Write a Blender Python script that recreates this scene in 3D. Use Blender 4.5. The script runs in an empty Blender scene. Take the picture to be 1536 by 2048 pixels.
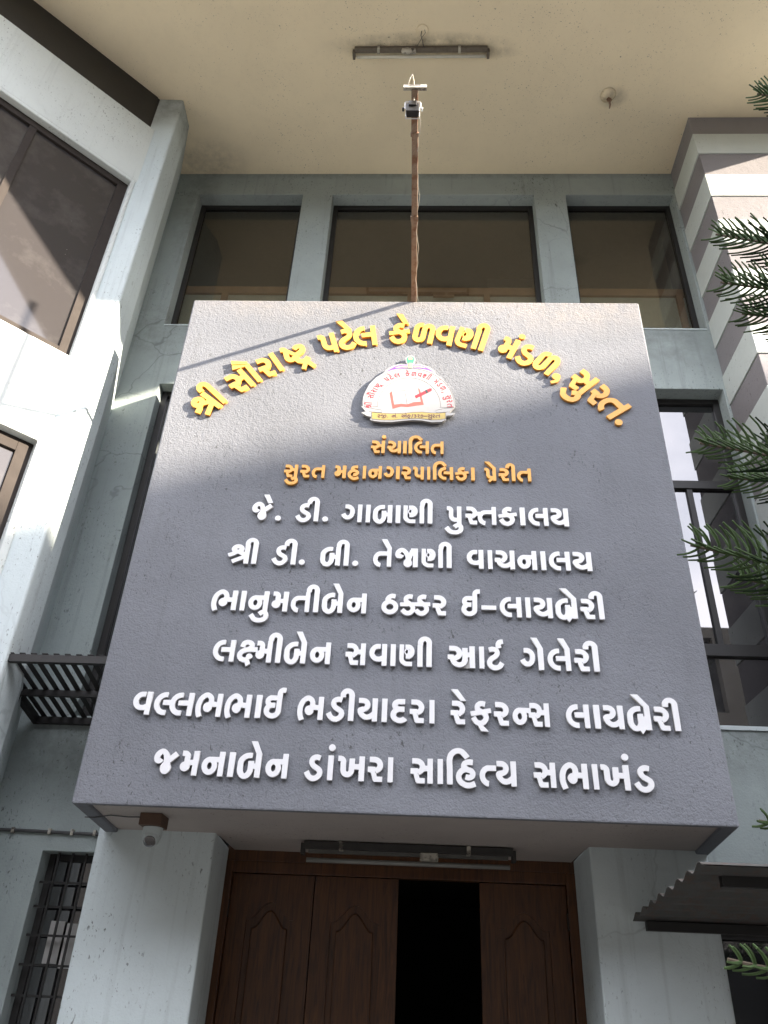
import bpy, bmesh, math, random
from mathutils import Vector, Matrix
random.seed(7)
SC = bpy.context.scene
COL = SC.collection
R = math.radians

# ------------------------------------------------------------------ camera
cam_d = bpy.data.cameras.new('camera'); cam = bpy.data.objects.new('camera', cam_d); COL.objects.link(cam)
yaw, pitch, roll = -0.0528, 0.5663, 0.0473
fw = Vector((math.sin(yaw)*math.cos(pitch), math.cos(yaw)*math.cos(pitch), math.sin(pitch)))
rt = Vector((math.cos(yaw), -math.sin(yaw), 0)); up = rt.cross(fw)
rt2 = math.cos(roll)*rt + math.sin(roll)*up; up2 = -math.sin(roll)*rt + math.cos(roll)*up
M = Matrix((rt2, up2, -fw)).transposed().to_4x4(); M.translation = Vector((0, 0, 1.6))
cam.matrix_world = M
cam_d.sensor_width = 36; cam_d.lens = 1560/2048*36; cam_d.clip_start = 0.05; cam_d.clip_end = 1500
SC.camera = cam

# ------------------------------------------------------------------ sky and sun
SUN_DIR = Vector((-2.7, 1.0, -1.19)).normalized()      # the way the light travels
SKY_STRENGTH, SUN_STRENGTH, EXPOSURE = 0.15, 4.8, 2.48
W = bpy.data.worlds.new('World'); SC.world = W; W.use_nodes = True
nt = W.node_tree; nt.nodes.clear()
sky = nt.nodes.new('ShaderNodeTexSky'); sky.sky_type = 'NISHITA'; sky.sun_disc = False
sky.sun_elevation = math.asin(-SUN_DIR.z); sky.sun_rotation = math.atan2(-SUN_DIR.x, -SUN_DIR.y)
sky.air_density = 1.0; sky.dust_density = 2.0
bg = nt.nodes.new('ShaderNodeBackground'); bg.inputs['Strength'].default_value = SKY_STRENGTH
wo = nt.nodes.new('ShaderNodeOutputWorld')
tc = nt.nodes.new('ShaderNodeTexCoord')
cn = nt.nodes.new('ShaderNodeTexNoise'); cn.inputs['Scale'].default_value = 2.2; cn.inputs['Detail'].default_value = 7; cn.inputs['Roughness'].default_value = .55
cr = nt.nodes.new('ShaderNodeValToRGB'); cr.color_ramp.elements[0].position = .32; cr.color_ramp.elements[1].position = .60
mx = nt.nodes.new('ShaderNodeMix'); mx.data_type = 'RGBA'; mx.inputs['B'].default_value = (8.2, 8.2, 8.9, 1)
nt.links.new(tc.outputs['Generated'], cn.inputs['Vector']); nt.links.new(cn.outputs['Fac'], cr.inputs['Fac'])
nt.links.new(cr.outputs['Color'], mx.inputs['Factor']); nt.links.new(sky.outputs['Color'], mx.inputs['A'])
nt.links.new(mx.outputs['Result'], bg.inputs['Color']); nt.links.new(bg.outputs['Background'], wo.inputs['Surface'])
sun_d = bpy.data.lights.new('sun', 'SUN'); sun_d.energy = SUN_STRENGTH; sun_d.angle = R(0.5); sun_d.color = (1.0, .88, .72)
sun = bpy.data.objects.new('sun', sun_d); COL.objects.link(sun)
sun.rotation_euler = SUN_DIR.to_track_quat('-Z', 'Y').to_euler(); sun.location = (20, -8, 14)
SC.view_settings.view_transform = 'Standard'; SC.view_settings.look = 'None'
SC.view_settings.exposure = EXPOSURE; SC.view_settings.gamma = 1; SC.view_settings.use_curve_mapping = False
SC.render.engine = 'CYCLES'
SC.cycles.max_bounces = 10; SC.cycles.diffuse_bounces = 5; SC.cycles.glossy_bounces = 4; SC.cycles.transparent_max_bounces = 8
SC.cycles.use_denoising = True

# ------------------------------------------------------------------ materials
def new_mat(name):
    m = bpy.data.materials.new(name); m.use_nodes = True; n = m.node_tree
    return m, n, n.nodes['Principled BSDF']
def noise(n, vec, scale, detail=4, rough=.55, dist=0):
    t = n.nodes.new('ShaderNodeTexNoise'); t.inputs['Scale'].default_value = scale
    t.inputs['Detail'].default_value = detail; t.inputs['Roughness'].default_value = rough; t.inputs['Distortion'].default_value = dist
    n.links.new(vec, t.inputs['Vector']); return t.outputs['Fac']
def ramp(n, fac, p0, p1, c0=(0, 0, 0, 1), c1=(1, 1, 1, 1)):
    t = n.nodes.new('ShaderNodeValToRGB'); e = t.color_ramp.elements
    e[0].position = p0; e[0].color = c0; e[1].position = p1; e[1].color = c1
    n.links.new(fac, t.inputs['Fac']); return t.outputs['Color']
def mixc(n, fac, a, b):
    t = n.nodes.new('ShaderNodeMix'); t.data_type = 'RGBA'
    if isinstance(fac, (int, float)): t.inputs['Factor'].default_value = fac
    else: n.links.new(fac, t.inputs['Factor'])
    for k, v in (('A', a), ('B', b)):
        if isinstance(v, tuple): t.inputs[k].default_value = v if len(v) == 4 else v+(1,)
        else: n.links.new(v, t.inputs[k])
    return t.outputs['Result']
def mul(n, a, b):
    t = n.nodes.new('ShaderNodeMath'); t.operation = 'MULTIPLY'
    for i, v in ((0, a), (1, b)):
        if isinstance(v, (int, float)): t.inputs[i].default_value = v
        else: n.links.new(v, t.inputs[i])
    return t.outputs[0]
def coords(n, scale=(1, 1, 1)):
    c = n.nodes.new('ShaderNodeTexCoord'); mp = n.nodes.new('ShaderNodeMapping'); mp.inputs['Scale'].default_value = scale
    n.links.new(c.outputs['Object'], mp.inputs['Vector']); return mp.outputs['Vector']
def paint(name, col, rough=.85, patch=.10, speck=.0, streak=.0, grain=(90, .25), lumps=(9, .15), dirt=(.05, .05, .045), blot=.0, crack=.0):
    """painted plaster: blotchy colour, pin-hole specks, run-down streaks, rough coat"""
    m, n, b = new_mat(name); v = coords(n)
    c = mixc(n, ramp(n, noise(n, v, 1.1, 6), .35, .7), tuple(x*(1-patch) for x in col), tuple(min(1, x*(1+patch)) for x in col))
    c = mixc(n, mul(n, ramp(n, noise(n, v, 14, 5, .7), .5, .8), .18), c, tuple(x*.72 for x in col))
    if speck:
        area = ramp(n, noise(n, v, 1.7, 3), .40, .60)
        for sc_, hi in ((34, .70), (75, .67)):
            s = noise(n, coords(n, (1, 1, .5)), sc_, 3, .6, .5)
            c = mixc(n, mul(n, mul(n, ramp(n, s, hi-speck*.05, hi+.02), area), .75), c, dirt)
    if streak:
        s = noise(n, coords(n, (9, 9, .35)), 2.2, 5, .6)
        c = mixc(n, mul(n, ramp(n, s, .55, .8), streak), c, dirt)
    if blot:
        s = noise(n, v, 5.5, 8, .75, .6)
        c = mixc(n, mul(n, ramp(n, s, .60, .74), blot), c, tuple(x*.45 for x in col))
    if crack:
        vo = n.nodes.new('ShaderNodeTexVoronoi'); vo.feature = 'DISTANCE_TO_EDGE'; vo.inputs['Scale'].default_value = 1.6
        wv = n.nodes.new('ShaderNodeMix'); wv.data_type = 'VECTOR'; wv.inputs['Factor'].default_value = .12
        ns = n.nodes.new('ShaderNodeTexNoise'); ns.inputs['Scale'].default_value = 6; n.links.new(v, ns.inputs['Vector'])
        n.links.new(v, wv.inputs[4]); n.links.new(ns.outputs['Color'], wv.inputs[5]); n.links.new(wv.outputs[1], vo.inputs['Vector'])
        line = ramp(n, vo.outputs['Distance'], .003, .009, (1, 1, 1, 1), (0, 0, 0, 1))
        c = mixc(n, mul(n, mul(n, line, ramp(n, noise(n, v, .9, 4), .52, .62)), crack), c, tuple(x*.3 for x in col))
    n.links.new(c, b.inputs['Base Color']); b.inputs['Roughness'].default_value = rough
    b.inputs['Specular IOR Level'].default_value = .25
    b1 = n.nodes.new('ShaderNodeBump'); b1.inputs['Strength'].default_value = grain[1]; b1.inputs['Distance'].default_value = .01
    n.links.new(noise(n, v, grain[0], 3, .6), b1.inputs['Height'])
    b2 = n.nodes.new('ShaderNodeBump'); b2.inputs['Strength'].default_value = lumps[1]; b2.inputs['Distance'].default_value = .03
    n.links.new(noise(n, v, lumps[0], 4), b2.inputs['Height']); n.links.new(b1.outputs[0], b2.inputs['Normal'])
    n.links.new(b2.outputs[0], b.inputs['Normal'])
    return m
def plain(name, col, rough=.5, metal=0, var=.15, scale=20, bump=0, rust=None, spec=.5):
    m, n, b = new_mat(name); v = coords(n)
    c = mixc(n, noise(n, v, scale, 4), tuple(x*(1-var) for x in col), tuple(min(1, x*(1+var)) for x in col))
    if rust: c = mixc(n, ramp(n, noise(n, v, 16, 6, .7), .48, .62), c, rust)
    n.links.new(c, b.inputs['Base Color']); b.inputs['Roughness'].default_value = rough; b.inputs['Metallic'].default_value = metal
    b.inputs['Specular IOR Level'].default_value = spec
    if bump:
        bn = n.nodes.new('ShaderNodeBump'); bn.inputs['Strength'].default_value = bump; bn.inputs['Distance'].default_value = .01
        n.links.new(noise(n, v, scale*3, 4), bn.inputs['Height']); n.links.new(bn.outputs[0], b.inputs['Normal'])
    return m
def glass_mat(name, tint, refl, clear=0.0, dirt=.25, rough=.015):
    """dark film-backed pane: mirror share, dark body, optional see-through share, bird-lime marks and dust"""
    m, n, b = new_mat(name); v = coords(n)
    n.nodes.remove(b); out = n.nodes['Material Output']
    gl = n.nodes.new('ShaderNodeBsdfGlossy'); gl.inputs['Roughness'].default_value = rough; gl.inputs['Color'].default_value = (.95, .93, .93, 1)
    df = n.nodes.new('ShaderNodeBsdfDiffuse')
    spots = ramp(n, noise(n, coords(n, (1, 1, .7)), 13, 5, .72, 1.2), .715, .745)
    dust = mul(n, ramp(n, noise(n, v, 2.3, 6, .65), .5, .8), dirt)
    c = mixc(n, dust, tint, (.22, .21, .20)); c = mixc(n, mul(n, spots, .8), c, (.6, .6, .58))
    n.links.new(c, df.inputs['Color'])
    tr = n.nodes.new('ShaderNodeBsdfTransparent'); tr.inputs['Color'].default_value = (.80, .78, .74, 1)
    m1 = n.nodes.new('ShaderNodeMixShader'); m1.inputs[0].default_value = clear
    n.links.new(df.outputs[0], m1.inputs[1]); n.links.new(tr.outputs[0], m1.inputs[2])
    lw = n.nodes.new('ShaderNodeLayerWeight'); lw.inputs['Blend'].default_value = .5
    ad = n.nodes.new('ShaderNodeMath'); ad.operation = 'ADD'; ad.use_clamp = True; ad.inputs[1].default_value = refl
    pw = n.nodes.new('ShaderNodeMath'); pw.operation = 'POWER'; pw.inputs[1].default_value = 4.0
    n.links.new(lw.outputs['Facing'], pw.inputs[0]); n.links.new(pw.outputs[0], ad.inputs[0])
    m2 = n.nodes.new('ShaderNodeMixShader'); n.links.new(ad.outputs[0], m2.inputs[0])
    n.links.new(m1.outputs[0], m2.inputs[1]); n.links.new(gl.outputs[0], m2.inputs[2])
    n.links.new(m2.outputs[0], out.inputs['Surface'])
    return m
def wood_mat(name, c0, c1, rough=.38):
    m, n, b = new_mat(name); v = coords(n, (14, 14, .9))
    g = noise(n, v, 3.2, 6, .6, 1.5)
    n.links.new(mixc(n, ramp(n, g, .3, .7), c0, c1), b.inputs['Base Color'])
    b.inputs['Roughness'].default_value = rough
    return m

M_SIGN = paint('grey_stucco', (.176, .184, .202), patch=.11, speck=.8, streak=.16, grain=(95, .55), lumps=(34, .16), blot=.12)
M_WALL = paint('pale_green_plaster', (.33, .375, .365), patch=.12, speck=1.2, streak=.34, blot=.30, crack=.5)
M_PIER = paint('pale_pier_plaster', (.54, .60, .60), patch=.06, speck=.7, streak=.24, blot=.18, crack=.3)
M_BAND_L = paint('pale_band_plaster', (.56, .60, .57), patch=.06, speck=.2, streak=.05)
M_BAND_D = paint('lilac_band_plaster', (.245, .232, .238), patch=.06, speck=.2, streak=.04)
M_WINGW = paint('white_wing_plaster', (.64, .68, .655), patch=.06, speck=.9, streak=.16, blot=.2)
M_SOFFIT = M_SOFFIT0 = paint('cream_soffit_paint', (.83, .72, .52), rough=.95, patch=.05, speck=.15, grain=(60, .08), lumps=(2, .1))
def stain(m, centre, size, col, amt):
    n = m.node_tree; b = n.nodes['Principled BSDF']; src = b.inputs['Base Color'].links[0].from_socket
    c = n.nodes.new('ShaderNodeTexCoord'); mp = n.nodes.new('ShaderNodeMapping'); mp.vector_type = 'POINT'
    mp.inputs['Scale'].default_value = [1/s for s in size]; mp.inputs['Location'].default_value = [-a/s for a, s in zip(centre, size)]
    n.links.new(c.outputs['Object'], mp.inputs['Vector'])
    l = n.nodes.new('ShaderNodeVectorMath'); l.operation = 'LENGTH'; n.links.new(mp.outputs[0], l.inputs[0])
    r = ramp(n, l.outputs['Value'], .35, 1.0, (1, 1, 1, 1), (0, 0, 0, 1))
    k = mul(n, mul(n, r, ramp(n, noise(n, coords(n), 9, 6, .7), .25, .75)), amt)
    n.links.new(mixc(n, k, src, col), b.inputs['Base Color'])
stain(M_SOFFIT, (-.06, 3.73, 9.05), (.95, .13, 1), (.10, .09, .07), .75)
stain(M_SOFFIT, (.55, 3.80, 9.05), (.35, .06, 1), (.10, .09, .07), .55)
stain(M_SOFFIT, (1.78, 4.22, 9.05), (.16, .12, 1), (.14, .13, .11), .7)
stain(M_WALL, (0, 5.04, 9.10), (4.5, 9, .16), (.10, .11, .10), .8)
stain(M_WALL, (2.1, 5.04, 6.70), (.6, 9, .55), (.13, .14, .13), .6)
stain(M_WALL, (-2.4, 5.04, 6.72), (.5, 9, .5), (.13, .14, .13), .6)
stain(M_WALL, (2.0, 5.04, 3.12), (.9, 9, .3), (.12, .13, .12), .6)
stain(M_WALL, (-2.35, 5.04, 8.6), (.25, 9, 1.4), (.13, .14, .13), .6)
stain(M_WALL, (-2.2, 5.04, 3.0), (.6, 9, .5), (.12, .13, .12), .6)
stain(M_PIER, (-2.5, 4.4, 9.0), (.4, .5, .5), (.14, .14, .12), .7)
stain(M_SIGN, (1.1, 4.14, 6.15), (.9, .5, .42), (.33, .29, .25), .55)
stain(M_SIGN, (-1.0, 4.14, 6.15), (1.1, .5, .28), (.30, .27, .24), .5)
stain(M_SIGN, (.1, 4.14, 6.15), (.7, .5, .22), (.30, .27, .24), .5)
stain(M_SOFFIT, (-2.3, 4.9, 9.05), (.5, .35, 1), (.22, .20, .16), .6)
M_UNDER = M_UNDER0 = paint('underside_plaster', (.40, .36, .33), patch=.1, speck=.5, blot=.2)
M_BLACK = plain('black_window_metal', (.022, .021, .020), .45, spec=.35)
M_BRONZE = plain('brown_window_metal', (.042, .035, .031), .7, 0, .3, 9, spec=.12)
M_GLASS = glass_mat('dark_reflective_glass', (.012, .012, .013), .15)
M_GLASS_UP = glass_mat('tinted_upper_glass', (.05, .045, .035), .07, clear=.88, dirt=.2)
M_GLASS_W = glass_mat('dusty_wing_glass', (.040, .037, .038), .05, dirt=.25, rough=.05)
M_DARK = plain('interior_shade_black', (.010, .011, .011), .9)  # near-black colour stands in for the shade inside unlit rooms
M_ROOM = plain('dim_room_paint', (.44, .42, .35), .9)
M_DADO = plain('pale_green_board', (.55, .60, .50), .8)
M_WOODRAIL = plain('brown_rail_wood', (.40, .26, .14), .6, 0, .25, 12)
M_TEAK = wood_mat('teak_door_wood', (.030, .010, .003), (.125, .046, .012))
M_RUST = plain('rusty_steel', (.30, .22, .16), .75, .2, .25, 26, .4, rust=(.20, .10, .055))
M_DIRTY = plain('dirty_white_enamel', (.45, .42, .35), .6, 0, .3, 14, 0, rust=(.06, .05, .04))
M_TUBE = plain('grimy_tube_glass', (.62, .60, .52), .3)
M_WHITE = plain('white_acrylic_face', (.71, .71, .715), .45, 0, .07, 7)
M_WHITE_EDGE = plain('grey_acrylic_edge', (.42, .41, .39), .45, 0, .1)
M_YELLOW = plain('yellow_acrylic_face', (.70, .34, .040), .4, 0, .07, 7)
M_YELLOW_EDGE = plain('orange_acrylic_edge', (.48, .20, .04), .45, 0, .1)
M_OPP = paint('opposite_wall_paint', (.12, .11, .095), patch=.1)
M_GROUND = paint('courtyard_concrete', (.15, .14, .125), patch=.15, grain=(20, .3))
M_SHADE_BLOCK = paint('shade_block_paint', (.50, .46, .38), patch=.1, streak=.2)
M_LEAF = plain('dark_conifer_leaf', (.011, .024, .008), .8, 0, .4, 30, spec=.15)
M_TIP = plain('fresh_conifer_tip', (.035, .070, .014), .75, 0, .3, 30)
M_BARK = plain('grey_brown_bark', (.11, .085, .06), .9, 0, .3, 18, .6)
M_BROAD = plain('broad_tree_leaf', (.055, .085, .028), .6, 0, .5, 3)
M_CABLE = plain('dark_grey_cable', (.06, .06, .06), .6)
M_PALECABLE = plain('pale_cable', (.62, .58, .50), .5)

# ------------------------------------------------------------------ helpers
def tag(o, label=None, cat=None, group=None, kind=None):
    for k, v in (('label', label), ('category', cat), ('group', group), ('kind', kind)):
        if v: o[k] = v
    return o
def empty(name, loc=(0, 0, 0), rz=0, label=None, cat=None, group=None):
    o = bpy.data.objects.new(name, None); COL.objects.link(o); o.location = loc; o.rotation_euler.z = rz
    o.empty_display_size = .2
    return tag(o, label, cat, group)
def link(name, me, mats, parent=None, local=False, bevel=0, smooth=False, kind=None, label=None):
    o = bpy.data.objects.new(name, me); COL.objects.link(o)
    if not isinstance(mats, (list, tuple)): mats = [mats]
    if not me.materials:
        for m in mats: me.materials.append(m)
    if smooth:
        for p in me.polygons: p.use_smooth = True
    if parent:
        o.parent = parent
        if not local: o.matrix_parent_inverse = parent_inv(parent)
    if bevel:
        b = o.modifiers.new('edge', 'BEVEL'); b.width = bevel; b.segments = 2; b.limit_method = 'ANGLE'; b.angle_limit = R(40)
    return tag(o, label, kind=kind)
def parent_inv(p):
    m = Matrix.LocRotScale(p.location, p.rotation_euler, None)
    return m.inverted()
class MB:
    """collects simple solids into one mesh"""
    def __init__(s): s.v = []; s.f = []; s.m = []
    def add(s, vs, fs, mi=0):
        k = len(s.v); s.v += [tuple(v) for v in vs]; s.f += [tuple(i+k for i in f) for f in fs]; s.m += [mi]*len(fs); return s
    def box(s, x0, x1, y0, y1, z0, z1, mi=0):
        vs = [(x, y, z) for z in (z0, z1) for y in (y0, y1) for x in (x0, x1)]
        return s.add(vs, [(0, 2, 3, 1), (4, 5, 7, 6), (0, 1, 5, 4), (2, 6, 7, 3), (0, 4, 6, 2), (1, 3, 7, 5)], mi)
    def prism(s, poly, z0, z1, mi=0):      # poly in xy, counter-clockwise
        n = len(poly); vs = [(x, y, z0) for x, y in poly]+[(x, y, z1) for x, y in poly]
        return s.add(vs, [tuple(range(n-1, -1, -1)), tuple(range(n, 2*n))]+[(i, (i+1) % n, n+(i+1) % n, n+i) for i in range(n)], mi)
    def slab(s, poly, y0, y1, mi=0):       # poly in xz, counter-clockwise seen from -y
        n = len(poly); vs = [(x, y0, z) for x, z in poly]+[(x, y1, z) for x, z in poly]
        return s.add(vs, [tuple(range(n)), tuple(range(2*n-1, n-1, -1))]+[((i+1) % n, i, n+i, n+(i+1) % n) for i in range(n)], mi)
    def tube(s, pts, r, n=8, mi=0, taper=1.0, cap=True):
        pts = [Vector(p) for p in pts]; rings = []; up0 = None
        for i, p in enumerate(pts):
            d = (pts[min(i+1, len(pts)-1)]-pts[max(i-1, 0)]).normalized()
            a = d.orthogonal().normalized() if up0 is None else (up0-d*up0.dot(d)).normalized()
            up0 = a; b = d.cross(a); rr = r*(1+(taper-1)*i/max(1, len(pts)-1))
            rings.append([p+(a*math.cos(t)+b*math.sin(t))*rr for t in (2*math.pi*k/n for k in range(n))])
        vs = [q for ring in rings for q in ring]
        fs = [(i*n+k, i*n+(k+1) % n, (i+1)*n+(k+1) % n, (i+1)*n+k) for i in range(len(pts)-1) for k in range(n)]
        if cap: fs += [tuple(range(n-1, -1, -1)), tuple(range((len(pts)-1)*n, len(pts)*n))]
        return s.add(vs, fs, mi)
    def lathe(s, c, prof, n=20, mi=0, axis=Vector((0, 0, 1))):
        axis = Vector(axis).normalized(); a = axis.orthogonal().normalized(); b = axis.cross(a); c = Vector(c)
        vs = [c+axis*h+(a*math.cos(t)+b*math.sin(t))*r for r, h in prof for t in (2*math.pi*k/n for k in range(n))]
        fs = [(i*n+k, i*n+(k+1) % n, (i+1)*n+(k+1) % n, (i+1)*n+k) for i in range(len(prof)-1) for k in range(n)]
        fs += [tuple(range(n-1, -1, -1)), tuple(range((len(prof)-1)*n, len(prof)*n))]
        return s.add(vs, fs, mi)
    def mesh(s, name):
        me = bpy.data.meshes.new(name); me.from_pydata(s.v, [], s.f); me.update()
        for p, mi in zip(me.polygons, s.m): p.material_index = mi
        bm = bmesh.new(); bm.from_mesh(me); bmesh.ops.recalc_face_normals(bm, faces=bm.faces); bm.to_mesh(me); bm.free()
        return me
    def build(s, name, mats, parent=None, **k): return link(name, s.mesh(name), mats, parent, **k)
def wall_mesh(name, x0, x1, z0, z1, y0, y1, holes, step=None):
    """wall slab in xz with rectangular openings, one clean shell with reveals"""
    xs = sorted({x0, x1}|{h[i] for h in holes for i in (0, 1)}); zs = sorted({z0, z1}|{h[i] for h in holes for i in (2, 3)})
    xs = [x for x in xs if x0 <= x <= x1]; zs = [z for z in zs if z0 <= z <= z1]
    def solid(i, j):
        if i < 0 or j < 0 or i >= len(xs)-1 or j >= len(zs)-1: return False
        cx = (xs[i]+xs[i+1])/2; cz = (zs[j]+zs[j+1])/2
        return not any(h[0] < cx < h[1] and h[2] < cz < h[3] for h in holes)
    bm = bmesh.new(); cache = {}
    def V(x, y, z):
        k = (round(x, 5), round(y, 5), round(z, 5))
        if k not in cache: cache[k] = bm.verts.new(k)
        return cache[k]
    def F(*p):
        try: bm.faces.new([V(*q) for q in p])
        except ValueError: pass
    for i in range(len(xs)-1):
        for j in range(len(zs)-1):
            if not solid(i, j): continue
            a, b, c, d = xs[i], xs[i+1], zs[j], zs[j+1]
            F((a, y0, c), (b, y0, c), (b, y0, d), (a, y0, d)); F((a, y1, c), (a, y1, d), (b, y1, d), (b, y1, c))
            if not solid(i-1, j): F((a, y0, c), (a, y0, d), (a, y1, d), (a, y1, c))
            if not solid(i+1, j): F((b, y0, c), (b, y1, c), (b, y1, d), (b, y0, d))
            if not solid(i, j-1): F((a, y0, c), (a, y1, c), (b, y1, c), (b, y0, c))
            if not solid(i, j+1): F((a, y0, d), (b, y0, d), (b, y1, d), (a, y1, d))
    bmesh.ops.recalc_face_normals(bm, faces=bm.faces)
    me = bpy.data.meshes.new(name); bm.to_mesh(me); bm.free(); return me

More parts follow.
